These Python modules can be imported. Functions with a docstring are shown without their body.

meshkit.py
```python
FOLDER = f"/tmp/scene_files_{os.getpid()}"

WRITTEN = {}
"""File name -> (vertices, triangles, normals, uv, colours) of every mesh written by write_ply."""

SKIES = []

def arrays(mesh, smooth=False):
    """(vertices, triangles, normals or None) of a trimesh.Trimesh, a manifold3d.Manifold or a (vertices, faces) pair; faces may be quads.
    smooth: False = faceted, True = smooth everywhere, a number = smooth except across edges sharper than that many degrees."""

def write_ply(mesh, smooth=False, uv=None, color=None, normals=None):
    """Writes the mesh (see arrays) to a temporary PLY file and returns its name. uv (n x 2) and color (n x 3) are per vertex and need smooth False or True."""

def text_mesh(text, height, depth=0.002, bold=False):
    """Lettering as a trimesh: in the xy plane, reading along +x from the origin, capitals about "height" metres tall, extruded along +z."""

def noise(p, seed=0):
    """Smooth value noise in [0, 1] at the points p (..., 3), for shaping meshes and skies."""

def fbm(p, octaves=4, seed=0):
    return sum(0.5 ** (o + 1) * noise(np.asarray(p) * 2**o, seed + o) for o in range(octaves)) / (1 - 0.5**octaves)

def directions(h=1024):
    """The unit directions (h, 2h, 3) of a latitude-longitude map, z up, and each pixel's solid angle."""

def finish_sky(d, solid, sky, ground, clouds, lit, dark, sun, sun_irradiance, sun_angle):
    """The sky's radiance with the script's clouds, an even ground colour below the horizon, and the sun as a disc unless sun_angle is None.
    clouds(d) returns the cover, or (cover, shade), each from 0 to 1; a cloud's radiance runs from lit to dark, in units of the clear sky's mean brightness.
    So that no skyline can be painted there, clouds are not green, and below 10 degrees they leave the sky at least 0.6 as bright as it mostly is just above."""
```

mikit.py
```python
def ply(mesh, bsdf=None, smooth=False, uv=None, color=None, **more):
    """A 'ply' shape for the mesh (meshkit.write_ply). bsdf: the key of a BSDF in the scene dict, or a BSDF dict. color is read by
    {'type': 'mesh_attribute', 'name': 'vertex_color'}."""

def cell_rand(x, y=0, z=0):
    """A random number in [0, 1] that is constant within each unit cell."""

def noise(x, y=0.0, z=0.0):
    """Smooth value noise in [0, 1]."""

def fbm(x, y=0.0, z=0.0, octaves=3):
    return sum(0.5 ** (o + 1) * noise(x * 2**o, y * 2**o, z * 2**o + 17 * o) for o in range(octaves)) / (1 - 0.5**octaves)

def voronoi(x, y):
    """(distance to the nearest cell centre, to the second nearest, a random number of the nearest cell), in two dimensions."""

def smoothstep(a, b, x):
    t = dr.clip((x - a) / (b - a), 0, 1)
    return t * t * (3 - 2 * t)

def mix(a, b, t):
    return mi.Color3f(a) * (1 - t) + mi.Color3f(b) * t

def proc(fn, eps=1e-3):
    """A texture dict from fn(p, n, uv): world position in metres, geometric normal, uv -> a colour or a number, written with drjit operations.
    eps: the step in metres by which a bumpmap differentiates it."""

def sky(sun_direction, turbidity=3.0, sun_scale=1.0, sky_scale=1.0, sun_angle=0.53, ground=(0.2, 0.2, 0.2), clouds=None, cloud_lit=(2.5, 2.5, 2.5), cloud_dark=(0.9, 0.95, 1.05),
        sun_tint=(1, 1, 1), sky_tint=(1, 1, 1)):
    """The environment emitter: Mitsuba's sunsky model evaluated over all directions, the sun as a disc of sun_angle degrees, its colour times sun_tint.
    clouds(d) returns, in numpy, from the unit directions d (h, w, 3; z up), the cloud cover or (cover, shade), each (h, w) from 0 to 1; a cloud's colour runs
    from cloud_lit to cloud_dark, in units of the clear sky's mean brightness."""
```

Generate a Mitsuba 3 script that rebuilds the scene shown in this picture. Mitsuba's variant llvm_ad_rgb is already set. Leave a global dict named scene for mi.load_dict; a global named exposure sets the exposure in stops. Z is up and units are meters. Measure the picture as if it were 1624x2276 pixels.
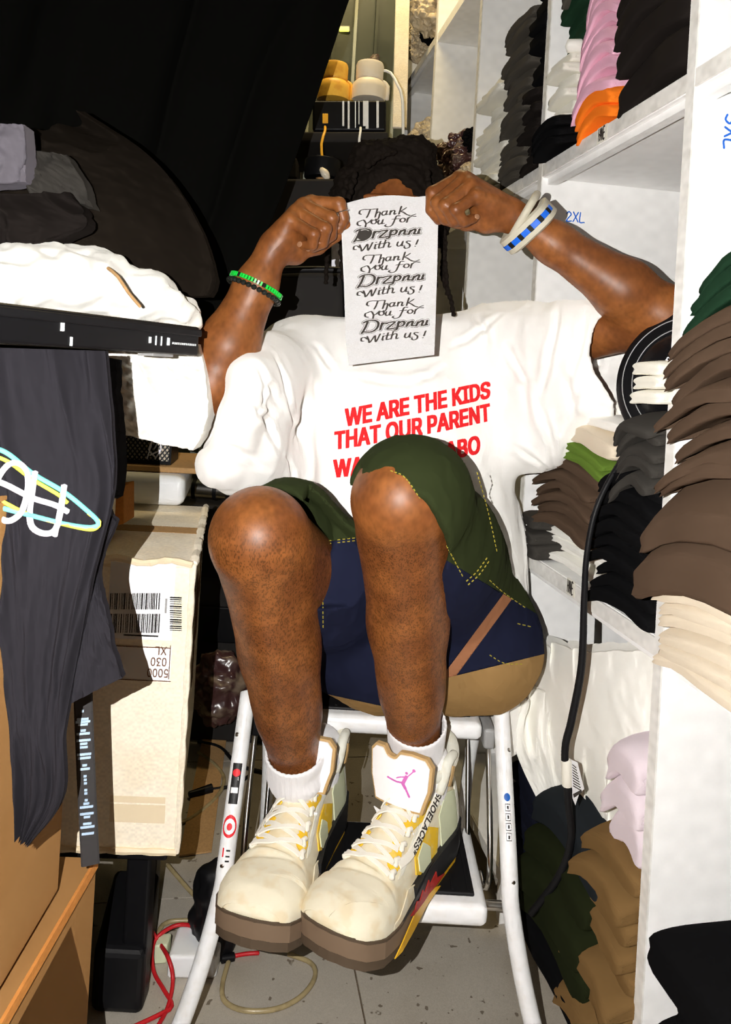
import math, random, numpy as np, trimesh, mitsuba as mi, drjit as dr, mikit, meshkit
from manifold3d import Manifold, Mesh as MMesh, CrossSection
from shapely.geometry import Polygon, LineString, MultiPoint, Point, box as sbox
from shapely.ops import unary_union
from shapely import affinity

# ------------------------------------------------------------------ camera, lights, exposure
F, CX, CY, ROLL, CAMZ = 1700.0, 812.0, 817.0, 0.057, 1.07
CR, SR = math.cos(ROLL), math.sin(ROLL)
T = mi.ScalarTransform4f
exposure = 0.0
FLASH = 2050.0
scene = {'type': 'scene'}
labels = {}
scene['camera'] = {'type': 'perspective', 'fov': math.degrees(2 * math.atan(812 / F)), 'fov_axis': 'x', 'near_clip': 0.05, 'far_clip': 30.0,
                   'principal_point_offset_x': 0.0, 'principal_point_offset_y': (1138.0 - CY) / 2276.0,
                   'to_world': T().look_at(origin=[0, 0, CAMZ], target=[0, 1, CAMZ], up=[-SR, 0, CR])}
# the photographer's flash: a small lamp head just left of the lens
scene['flash'] = {'type': 'spot', 'to_world': T().look_at(origin=[-0.085, 0.0, CAMZ + 0.015], target=[-0.03, 1.0, CAMZ - 0.12], up=[0, 0, 1]),
                  'intensity': {'type': 'rgb', 'value': [7.2, 7.0, 6.7]}, 'cutoff_angle': 75.0, 'beam_width': 50.0}
# dim warm light that hangs in the stock room
scene['ambient'] = {'type': 'constant', 'radiance': {'type': 'rgb', 'value': [0.05, 0.035, 0.018]}}
# the tube lamp under the ceiling at the far end
scene['ceiling_lamp'] = {'type': 'rectangle', 'to_world': T().look_at(origin=[-.10, 2.10, 2.66], target=[-.10, 2.10, 0], up=[0, 1, 0]) @ T().scale([.30, .04, 1]),
                            'bsdf': {'type': 'diffuse'}, 'emitter': {'type': 'area', 'radiance': {'type': 'rgb', 'value': [58.0, 45.0, 23.0]}}}
labels['ceiling_lamp'] = {'label': 'warm tube lamp under the ceiling at the far end', 'category': 'ceiling lamp'}
rnd = random.Random(7)
rng = np.random.default_rng(11)


def P(px, py, d):
    """world point seen at pixel (px, py) of the photograph, d metres in front of the lens"""
    dx, dy = px - CX, py - CY
    return np.array([(dx * CR + dy * SR) * d / F, d, CAMZ - (-dx * SR + dy * CR) * d / F])


def pix(p):
    p = np.asarray(p, float)
    u, v = p[..., 0] * F / p[..., 1], (CAMZ - p[..., 2]) * F / p[..., 1]
    return np.stack([CX + u * CR - v * SR, CY + u * SR + v * CR], -1)


# ------------------------------------------------------------------ bookkeeping
def put(key, mesh, bsdf, smooth=False, label=None, cat=None, group=None, kind=None, **more):
    """one entry of the scene; a taken key gets the next three-digit number"""
    k, n = key, 0
    while k in scene or (k in labels and label is not None):
        n += 1
        k = f'{key}_{n:03d}'
    scene[k] = mikit.ply(mesh, bsdf, smooth, **more) if not isinstance(mesh, dict) else {**mesh, **more}
    tag(k, label, cat, group, kind)
    return k


def tag(k, label=None, cat=None, group=None, kind=None):
    d = {n: v for n, v in (('label', label), ('category', cat), ('group', group), ('kind', kind)) if v}
    if d:
        labels[k] = d
    return k


def thing(key, label, cat, group=None):
    k, n = key, 0
    while k in labels or k in scene:
        n += 1
        k = f'{key}_{n:03d}'
    return tag(k, label, cat, group)


# ------------------------------------------------------------------ mesh helpers
def cat(ms):
    return trimesh.util.concatenate(ms)


def grid_mesh(pts, closed_u=False, closed_v=False):
    """pts (m, n, 3) -> triangles"""
    m, n = pts.shape[:2]
    i = np.arange(m if closed_u else m - 1)[:, None]
    j = np.arange(n if closed_v else n - 1)[None, :]
    a, b, c, d = i * n + j, ((i + 1) % m) * n + j, ((i + 1) % m) * n + (j + 1) % n, i * n + (j + 1) % n
    f = np.concatenate([np.stack([a, b, c], -1).reshape(-1, 3), np.stack([a, c, d], -1).reshape(-1, 3)])
    return trimesh.Trimesh(pts.reshape(-1, 3), f, process=False)


def resample(pts, step):
    """a smooth curve (Catmull-Rom) through pts"""
    pts = np.asarray(pts, float)
    p = np.vstack([2 * pts[0] - pts[1], pts, 2 * pts[-1] - pts[-2]])
    out = []
    for i in range(1, len(p) - 2):
        n = max(2, int(np.linalg.norm(p[i + 1][:3] - p[i][:3]) / step))
        t = np.linspace(0, 1, n, endpoint=False)[:, None]
        out.append(0.5 * (2 * p[i] + (p[i + 1] - p[i - 1]) * t + (2 * p[i - 1] - 5 * p[i] + 4 * p[i + 1] - p[i + 2]) * t**2 + (3 * p[i] - p[i - 1] - 3 * p[i + 1] + p[i + 2]) * t**3))
    out.append(pts[-1:])
    return np.vstack(out)


def frames(c):
    t = np.gradient(c, axis=0)
    t /= np.linalg.norm(t, axis=1, keepdims=True) + 1e-12
    n = np.cross(t[0], [0.31, 0.2, 0.93])
    if np.linalg.norm(n) < 1e-3:
        n = np.cross(t[0], [1, 0, 0])
    n /= np.linalg.norm(n)
    ns = []
    for k in range(len(c)):
        n = n - t[k] * np.dot(n, t[k])
        n /= np.linalg.norm(n) + 1e-12
        ns.append(n)
    ns = np.array(ns)
    return t, ns, np.cross(t, ns)


def tube(pts, r, sides=10, step=None, cap=True):
    """a round tube along pts; r one radius or one per point"""
    c = np.asarray(pts, float)
    r = np.broadcast_to(np.asarray(r, float), (len(c),))
    if step:
        q = resample(np.hstack([c, r[:, None]]), step)
        c, r = q[:, :3], q[:, 3]
    t, n, b = frames(c)
    a = np.linspace(0, 2 * np.pi, sides, endpoint=False)
    ring = c[:, None] + r[:, None, None] * (np.cos(a)[None, :, None] * n[:, None] + np.sin(a)[None, :, None] * b[:, None])
    m = grid_mesh(ring, closed_v=True)
    if not cap:
        return m
    k = len(m.vertices)
    v = np.vstack([m.vertices, c[:1] - t[:1] * r[0] * .4, c[-1:] + t[-1:] * r[-1] * .4])
    i = np.arange(sides)
    e = (len(c) - 1) * sides
    f = np.vstack([m.faces, np.stack([np.full(sides, k), i, (i + 1) % sides], -1), np.stack([np.full(sides, k + 1), e + (i + 1) % sides, e + i], -1)])
    m = trimesh.Trimesh(v, f[:, ::-1], process=False)
    return m


def ribbon(c, w, nrm, thick=0.0015):
    """a flat strap along the points c, w wide across, with thickness along nrm"""
    c = np.asarray(c, float)
    nrm = np.broadcast_to(np.asarray(nrm, float), c.shape)
    t = np.gradient(c, axis=0)
    s = np.cross(t, nrm)
    s /= np.linalg.norm(s, axis=1, keepdims=True) + 1e-12
    w = np.broadcast_to(np.asarray(w, float), (len(c),))[:, None] / 2
    q = np.stack([c - s * w, c - s * w * .8 + nrm * thick, c + s * w * .8 + nrm * thick, c + s * w, c + s * w * .9 - nrm * thick * .2, c - s * w * .9 - nrm * thick * .2], 1)
    m = grid_mesh(q, closed_v=True)
    n = len(c)
    e = (n - 1) * 6
    f = [[0, k, k + 1] for k in range(1, 5)] + [[e, e + k + 1, e + k] for k in range(1, 5)]
    m = trimesh.Trimesh(m.vertices, np.vstack([m.faces, f]), process=False)
    return fixed(m)


def fixed(m):
    """faces turned outwards"""
    m = trimesh.Trimesh(np.asarray(m.vertices), np.asarray(m.faces), process=False)
    v = m.vertices - m.vertices.mean(0)
    if np.einsum('ij,ij->', v[m.faces[:, 0]], np.cross(v[m.faces[:, 1]], v[m.faces[:, 2]])) < 0:
        m.faces = m.faces[:, ::-1]
    return m


def rbox(size, r=0.004, seg=2):
    """a box with rounded edges, centred on the origin"""
    sx, sy, sz = size
    r = min(r, sx * .49, sy * .49, sz * .49)
    s = trimesh.creation.icosphere(subdivisions=1, radius=r) if seg > 1 else trimesh.creation.box([2 * r * .8] * 3)
    pts = np.vstack([s.vertices + np.array([a * (sx / 2 - r), b * (sy / 2 - r), c * (sz / 2 - r)]) for a in (-1, 1) for b in (-1, 1) for c in (-1, 1)])
    return trimesh.convex.convex_hull(pts)


def frame_box(o, ex, ey, ez, r=0.003, seg=2):
    """a rounded box with corner o and full edge vectors ex, ey, ez"""
    ex, ey, ez = (np.asarray(v, float) for v in (ex, ey, ez))
    L = [np.linalg.norm(v) for v in (ex, ey, ez)]
    m = rbox(L, r, seg)
    R = np.stack([ex / L[0], ey / L[1], ez / L[2]], 1)
    v = m.vertices @ R.T + np.asarray(o) + (ex + ey + ez) / 2
    return fixed(trimesh.Trimesh(v, m.faces, process=False))


def to_man(m):
    m = trimesh.Trimesh(m.vertices, m.faces, process=True)
    return Manifold(MMesh(np.asarray(m.vertices, np.float32), np.asarray(m.faces, np.uint32)))


def from_man(m):
    k = m.to_mesh()
    return trimesh.Trimesh(np.array(k.vert_properties[:, :3], float), np.array(k.tri_verts), process=False)


def extrude(poly, h):
    """shapely polygon(s) -> mesh, z from 0 to h"""
    if poly.is_empty:
        return None
    gs = [g for g in getattr(poly, 'geoms', [poly]) if g.geom_type == 'Polygon' and g.area > 1e-12]
    return cat([trimesh.creation.extrude_polygon(g, h, engine='earcut') for g in gs])


def place(m, o, ex, ey, ez=None):
    """mesh given in xyz -> o + x ex + y ey + z ez"""
    ex, ey = np.asarray(ex, float), np.asarray(ey, float)
    ez = np.cross(ex, ey) if ez is None else np.asarray(ez, float)
    v = m.vertices[:, :1] * ex + m.vertices[:, 1:2] * ey + m.vertices[:, 2:3] * ez + np.asarray(o)
    return fixed(trimesh.Trimesh(v, m.faces, process=False))


def drape(m, fn):
    return trimesh.Trimesh(fn(np.asarray(m.vertices)), m.faces, process=False)


def lathe(profile, o, axis=(0, 0, 1), n=24):
    prof = np.asarray(profile, float)
    axis = np.asarray(axis, float) / np.linalg.norm(axis)
    u = np.cross(axis, [0.3, 0.9, 0.1]); u /= np.linalg.norm(u); w = np.cross(axis, u)
    a = np.linspace(0, 2 * np.pi, n, endpoint=False)
    pts = np.asarray(o) + prof[:, None, 1:] * axis + prof[:, None, :1] * (np.cos(a)[None, :, None] * u + np.sin(a)[None, :, None] * w)
    return fixed(grid_mesh(pts, closed_v=True))


# lettering from pen strokes
def pen(strokes, w, nib=None):
    """strokes: polylines; w: pen width; nib: (wide, thin, angle) of a broad pen -> shapely"""
    out = []
    for s in strokes:
        s = np.asarray(s, float)
        if len(s) > 2:
            s = resample(s, w * .5)
        if nib is None:
            out.append(LineString(s).buffer(w / 2, quad_segs=3))
        else:
            a, b, ang = nib
            q = affinity.rotate(affinity.scale(Point(0, 0).buffer(1, quad_segs=2), a / 2, b / 2), ang)
            qs = [affinity.translate(q, x, y) for x, y in s]
            out += [unary_union([p, r]).convex_hull for p, r in zip(qs, qs[1:])]
    return unary_union(out).simplify(w * .03)


# ------------------------------------------------------------------ implicit surfaces (smooth bodies)
def round_cone(p, a, b, r1, r2):
    a, b = np.asarray(a, np.float32), np.asarray(b, np.float32)
    ba = b - a
    l2 = float(ba @ ba)
    rr = r1 - r2
    a2 = max(l2 - rr * rr, 1e-9)
    il2 = 1 / l2
    pa = p - a
    y = pa @ ba
    z = y - l2
    w = pa * np.float32(l2) - y[..., None] * ba
    x2 = np.einsum('...i,...i->...', w, w)
    y2, z2 = y * y * l2, z * z * l2
    k = np.sign(rr) * rr * rr * x2
    d = (np.sqrt(x2 * a2 * il2) + y * rr) * il2 - r1
    d = np.where(np.sign(z) * a2 * z2 > k, np.sqrt(x2 + z2) * il2 - r2, d)
    return np.where(np.sign(y) * a2 * y2 < k, np.sqrt(x2 + y2) * il2 - r1, d)


def ellipsoid(p, c, r, R=None):
    q = p - np.asarray(c, np.float32)
    if R is not None:
        q = q @ np.asarray(R, np.float32)
    r = np.asarray(r, np.float32)
    k0 = np.sqrt(np.einsum('...i,...i->...', q / r, q / r))
    k1 = np.sqrt(np.einsum('...i,...i->...', q / r**2, q / r**2)) + 1e-6
    return k0 * (k0 - 1) / k1


class Field:
    """a distance field on a grid that primitives are blended into"""
    def __init__(self, lo, hi, h):
        self.lo, self.h = np.asarray(lo, np.float32), h
        self.n = np.ceil((np.asarray(hi) - lo) / h).astype(int) + 1
        self.D = np.full(self.n, 0.2, np.float32)

    def sub(self, lo, hi):
        a = np.clip(np.floor((np.asarray(lo) - self.lo) / self.h).astype(int), 0, self.n)
        b = np.clip(np.ceil((np.asarray(hi) - self.lo) / self.h).astype(int) + 1, 0, self.n)
        sl = tuple(slice(x, y) for x, y in zip(a, b))
        ax = [self.lo[i] + self.h * np.arange(a[i], b[i], dtype=np.float32) for i in range(3)]
        return sl, np.stack(np.meshgrid(*ax, indexing='ij'), -1)

    def add(self, fn, lo, hi, k=0.01, op='+'):
        m = 3 * k + 3 * self.h
        sl, p = self.sub(np.asarray(lo) - m, np.asarray(hi) + m)
        if p.size == 0:
            return
        d, D = fn(p).astype(np.float32), self.D[sl]
        if op == '-':
            d, D = -d, D
            hh = np.clip(0.5 - 0.5 * (d - D) / -k, 0, 1) if k > 0 else None
            self.D[sl] = np.maximum(d, D) + (np.maximum(k - np.abs(d - D), 0)**2 / (4 * k) if k > 0 else 0)
        else:
            self.D[sl] = np.minimum(d, D) - (np.maximum(k - np.abs(d - D), 0)**2 / (4 * k) if k > 0 else 0)

    def cone(self, a, b, r1, r2, k=0.01, op='+'):
        a, b = np.asarray(a, float), np.asarray(b, float)
        if np.linalg.norm(a - b) < 1e-5:
            b = a + [1e-4, 0, 0]
        r = max(r1, r2)
        self.add(lambda p: round_cone(p, a, b, r1, r2), np.minimum(a, b) - r, np.maximum(a, b) + r, k, op)

    def chain(self, pts, rs, k=0.01):
        for i in range(len(pts) - 1):
            self.cone(pts[i], pts[i + 1], rs[i], rs[i + 1], k)

    def ball(self, c, r, k=0.01, R=None, op='+'):
        r = np.broadcast_to(np.asarray(r, float), (3,))
        self.add(lambda p: ellipsoid(p, c, r, R), np.asarray(c) - r.max(), np.asarray(c) + r.max(), k, op)

    def mesh(self):
        D = self.D
        S = D < 0
        c = [S[i:S.shape[0] - 1 + i, j:S.shape[1] - 1 + j, k:S.shape[2] - 1 + k] for i in (0, 1) for j in (0, 1) for k in (0, 1)]
        al, an = c[0].copy(), c[0].copy()
        for q in c[1:]:
            al &= q; an |= q
        cells = np.argwhere(an & ~al)
        idx = np.full(an.shape, -1, np.int32)
        idx[tuple(cells.T)] = np.arange(len(cells))
        off = np.array([(i, j, k) for i in (0, 1) for j in (0, 1) for k in (0, 1)])
        val = np.stack([D[tuple((cells + o).T)] for o in off], 1)
        acc, cnt = np.zeros((len(cells), 3)), np.zeros(len(cells))
        for x in range(8):
            for y in range(x + 1, 8):
                if np.abs(off[x] - off[y]).sum() == 1:
                    dx, dy = val[:, x], val[:, y]
                    on = (dx < 0) != (dy < 0)
                    t = np.where(on, dx / np.where(on, dx - dy, 1), 0)[:, None]
                    acc += on[:, None] * (off[x] + t * (off[y] - off[x]))
                    cnt += on
        v = self.lo + self.h * (cells + acc / cnt[:, None])
        fs = []
        for ax in range(3):
            o1, o2 = [np.eye(3, dtype=int)[(ax + q) % 3] for q in (1, 2)]
            A = np.take(S, np.arange(S.shape[ax] - 1), ax)
            B = np.take(S, np.arange(1, S.shape[ax]), ax)
            e = np.argwhere(A != B)
            e = e[(e @ o1 > 0) & (e @ o2 > 0) & (e @ o1 < S.shape[(ax + 1) % 3] - 1) & (e @ o2 < S.shape[(ax + 2) % 3] - 1)]
            flip = A[tuple(e.T)]
            q = np.stack([idx[tuple((e - a).T)] for a in (o1 + o2, o2, 0 * o1, o1)], 1)
            q = np.where(flip[:, None], q, q[:, ::-1])
            fs.append(q)
        q = np.vstack(fs)
        q = q[(q >= 0).all(1)]
        return trimesh.Trimesh(v, np.vstack([q[:, [0, 1, 2]], q[:, [0, 2, 3]]]), process=False)


def wrinkle(m, amp, scale, seed=0, ridged=False, stretch=(1, 1, 1), mask=None):
    """push the vertices of a smooth mesh along their normals by noise"""
    n = np.asarray(m.vertex_normals)
    q = m.vertices / scale * np.asarray(stretch)
    w = meshkit.fbm(q, 3, seed) - .5
    if ridged:
        w = .25 - np.abs(w) * 2
    d = amp * w
    if mask is not None:
        d = d * mask(m.vertices)
    return trimesh.Trimesh(m.vertices + n * d[:, None], m.faces, process=False)


def soft(m, it=4, lam=.5, mu=.52):
    """Taubin smoothing with even weights"""
    from scipy.sparse import coo_matrix
    e = np.vstack([m.faces[:, [0, 1]], m.faces[:, [1, 2]], m.faces[:, [2, 0]]])
    n = len(m.vertices)
    A = coo_matrix((np.ones(2 * len(e)), (np.r_[e[:, 0], e[:, 1]], np.r_[e[:, 1], e[:, 0]])), (n, n)).tocsr()
    deg = np.maximum(np.asarray(A.sum(1)), 1)
    v = np.array(m.vertices)
    for _ in range(it):
        v = v + lam * (A @ v / deg - v)
        v = v - mu * (A @ v / deg - v)
    return trimesh.Trimesh(v, m.faces, process=False)

# ------------------------------------------------------------------ materials
def lin(r, g=None, b=None):
    c = np.array([r, g, b] if g is not None else r, float) / 255
    return [float(x) for x in np.where(c < .04045, c / 12.92, ((c + .055) / 1.055)**2.4)]


def rgb(c):
    return {'type': 'rgb', 'value': [float(x) for x in c]}


def matte(key, c, rough=.8, spec=.3, speck=0., scale=900., blot=0., bscale=30., c2=None, **more):
    """a plain surface; speck: fine grain of the weave or dust, blot: patches of a second tone c2"""
    c, c2 = np.array(c), np.array(c2 if c2 is not None else np.array(c) * .6)
    if blot:
        def fn(p, n, uv, c=c, c2=c2):
            col = mi.Color3f(*map(float, c))
            t = mikit.smoothstep(.45, .75, mikit.fbm(p.x * bscale, p.y * bscale, p.z * bscale))
            col = mikit.mix(list(map(float, c)), list(map(float, c2)), t * blot)
            if speck:
                col = col * (1 + speck * (mikit.noise(p.x * scale, p.y * scale, p.z * scale) - .5) * 2)
            return col
        col = mikit.proc(fn)
    else:
        col = rgb(c)
    b = {'type': 'principled', 'base_color': col, 'roughness': rough, 'specular': spec, **more}
    scene[key] = {'type': 'twosided', 'bsdf': b}
    return key


matte('m_white_board', (.84, .84, .83), .45, .3, speck=.05, scale=60, blot=.05, bscale=9, c2=(.68, .67, .63))
matte('m_board_edge', (.72, .71, .68), .5, .3, speck=.1, scale=120, blot=.3, bscale=40, c2=(.45, .43, .38))
matte('m_white_tee', (.86, .85, .82), .9, .1, speck=.06, scale=1500)
matte('m_white_cloth', (.80, .79, .74), .9, .1, speck=.08, scale=1100)
matte('m_cream', (.62, .54, .42), .95, .08, speck=.14, scale=900)
matte('m_offwhite', (.72, .70, .62), .95, .08, speck=.12, scale=900)
matte('m_brown', (.074, .047, .031), .95, .06, speck=.25, scale=1000)
matte('m_taupe', (.065, .058, .048), .95, .06, speck=.2, scale=1000)
matte('m_black_fleece', (.0045, .0045, .005), .95, .03, speck=.3, scale=1000)
matte('m_dark_brown', (.012, .0095, .0085), .95, .06, speck=.3, scale=1000)
matte('m_charcoal', (.038, .035, .031), .95, .06, speck=.3, scale=900)
matte('m_pink', (.72, .40, .52), .95, .08, speck=.12, scale=900)
matte('m_orange', (.85, .19, .015), .95, .08, speck=.12, scale=900)
matte('m_forest', (.010, .032, .016), .95, .06, speck=.25, scale=1000)
matte('m_moss', (.10, .17, .025), .95, .06, speck=.25, scale=1000)
matte('m_olive_dark', (.011, .014, .005), .95, .06, speck=.3, scale=1000)
matte('m_navy', (.006, .007, .014), .95, .06, speck=.3, scale=1000)
matte('m_slate', (.013, .016, .019), .95, .06, speck=.3, scale=1000)
matte('m_tan', (.155, .090, .034), .95, .06, speck=.22, scale=900)
matte('m_lavender', (.62, .54, .58), .95, .06, speck=.12, scale=900)
matte('m_card', (.42, .25, .11), .85, .15, speck=.12, scale=300, blot=.25, bscale=14, c2=(.34, .19, .08))
matte('m_card_pale', (.86, .78, .63), .8, .2, speck=.1, scale=300, blot=.35, bscale=16, c2=(.76, .63, .43))
matte('m_tape', (.74, .62, .43), .4, .3)
matte('m_card_dark', (.30, .155, .055), .85, .15, blot=.3, bscale=14, c2=(.24, .115, .035))
matte('m_card_orange', (.52, .21, .05), .8, .2, speck=.1, scale=300, blot=.3, bscale=20, c2=(.4, .15, .04))
matte('m_paper', (.56, .555, .56), .7, .15, speck=.07, scale=800, blot=.2, bscale=60, c2=(.50, .48, .46))
matte('m_ink', (.035, .030, .026), .7, .2, speck=.5, scale=500)
matte('m_red_print', (.72, .018, .022), .7, .15, speck=.15, scale=900)
matte('m_blue_ink', (.02, .12, .55), .6, .2)
matte('m_black_plastic', (.005, .005, .006), .4, .18)
matte('m_black_rubber', (.006, .006, .007), .5, .2, speck=.3, scale=400)
matte('m_white_plastic', (.78, .80, .82), .35, .4)
matte('m_white_paint', (.82, .83, .84), .35, .45, speck=.04, scale=80, blot=.25, bscale=60, c2=(.66, .62, .55))
matte('m_grey_plastic', (.30, .30, .30), .4, .4)
matte('m_curtain', (.0035, .0035, .003), .95, .03, speck=.4, scale=700)
matte('m_jacket', (.012, .009, .0065), .95, .05, speck=.35, scale=700)
matte('m_lining', (.13, .12, .14), .95, .05, speck=.2, scale=600)
matte('m_black_tee', (.015, .014, .0175), .9, .08, speck=.25, scale=900)
matte('m_led', (.75, .80, .80), .4, .4)
matte('m_neon_white', (.86, .86, .95), .6, .2)
matte('m_neon_cyan', (.16, .75, .62), .6, .2)
matte('m_neon_yellow', (.78, .78, .08), .6, .2)
matte('m_strap', (.035, .033, .034), .8, .2, speck=.2, scale=900)
matte('m_strap_print', (.34, .46, .60), .7, .2)
matte('m_wood', (.50, .26, .08), .6, .3, speck=.1, scale=200, blot=.5, bscale=22, c2=(.34, .15, .04))
matte('m_wood_dark', (.12, .05, .018), .6, .3, speck=.1, scale=200)
matte('m_yellow_ink', (.85, .42, .03), .4, .4)
matte('m_amber', (.88, .50, .07), .35, .4, blot=.5, bscale=40, c2=(.6, .22, .02))
matte('m_bottle', (.82, .73, .58), .35, .4, blot=.4, bscale=30, c2=(.86, .82, .74))
matte('m_red_cable', (.48, .012, .018), .4, .4)
matte('m_clear_cable', (.34, .27, .14), .3, .5, blot=.6, bscale=70, c2=(.18, .14, .07))
matte('m_metal_wall', (.075, .085, .060), .4, .4, blot=.4, bscale=5, c2=(.045, .05, .035))
matte('m_pole', (.42, .44, .36), .4, .5)
matte('m_poly_bag', (.62, .52, .36), .25, .6, blot=.5, bscale=35, c2=(.30, .22, .13))
matte('m_poly_dark', (.06, .025, .025), .25, .6, blot=.5, bscale=35, c2=(.35, .28, .2))
matte('m_dark_box', (.020, .018, .017), .8, .2, speck=.25, scale=500)
matte('m_red_sign', (.70, .02, .03), .5, .3)
matte('m_print_black', (.012, .012, .012), .5, .3)
matte('m_print_blue', (.01, .10, .42), .5, .3)
scene['m_chrome'] = {'type': 'principled', 'base_color': rgb((.75, .74, .72)), 'metallic': 1.0, 'roughness': .18}
scene['m_silver'] = {'type': 'principled', 'base_color': rgb((.9, .9, .9)), 'metallic': 1.0, 'roughness': .1}


def floor_col(p, n, uv):
    t = mikit.fbm(p.x * 6, p.y * 6, 3.0)
    c = mikit.mix([.30, .265, .215], [.40, .365, .31], mikit.smoothstep(.3, .7, t))
    st = mikit.smoothstep(.78, .84, mikit.fbm(p.x * 70, p.y * 70, 9.0))
    return mikit.mix(c, [.10, .075, .05], st * .8) * (1 + .16 * (mikit.noise(p.x * 700, p.y * 700, p.z * 700) - .5))


scene['m_tile'] = {'type': 'twosided', 'bsdf': {'type': 'principled', 'base_color': mikit.proc(floor_col), 'roughness': .22, 'specular': .5}}
matte('m_grout', (.12, .09, .06), .9, .1)

# ------------------------------------------------------------------ the room
PHI = math.radians(9.9)                                   # the shelving runs away to the left
O_S = np.array([.409, 1.0, 0.])
E_S, E_Q, E_Z = np.array([-math.sin(PHI), math.cos(PHI), 0]), np.array([math.cos(PHI), math.sin(PHI), 0]), np.array([0, 0, 1.])


def S(s, q, z):
    """s metres along the shelving from the near upright, q metres into it, z up"""
    return O_S + s * E_S + q * E_Q + z * E_Z


def sbox_(s0, s1, q0, q1, z0, z1, r=.002):
    return frame_box(S(s0, q0, z0), E_S * (s1 - s0), E_Q * (q1 - q0), E_Z * (z1 - z0), r, 1)


put('floor', sbox_(-1.2, 3.2, -1.6, .75, -.12, -.004, .001), 'm_grout', label=None, kind='structure')
TL = .52
tile = {}
for i in range(-3, 6):
    for j in range(-3, 2):
        s0, q0 = .11 + i * TL, -.30 + j * TL
        put('floor__tile', sbox_(s0 + .0015, s0 + TL - .0015, q0 + .0015, q0 + TL - .0015, -.02, rnd.uniform(0, .0006), .001), 'm_tile')
put('wall_right', sbox_(-1.2, 3.2, .62, .70, 0, 3.0), 'm_white_board', kind='structure')
put('wall_left', sbox_(-1.2, 3.2, -1.62, -1.54, 0, 3.0), 'm_metal_wall', kind='structure')
put('wall_back', sbox_(1.66, 1.72, -1.62, -.045, 0, 3.0), 'm_metal_wall', kind='structure')
put('wall_end', sbox_(2.62, 2.70, -1.62, .70, 0, 3.0), 'm_white_board', kind='structure')
put('ceiling', sbox_(-1.2, 3.2, -1.62, .70, 2.76, 2.84), 'm_metal_wall', kind='structure')
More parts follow.
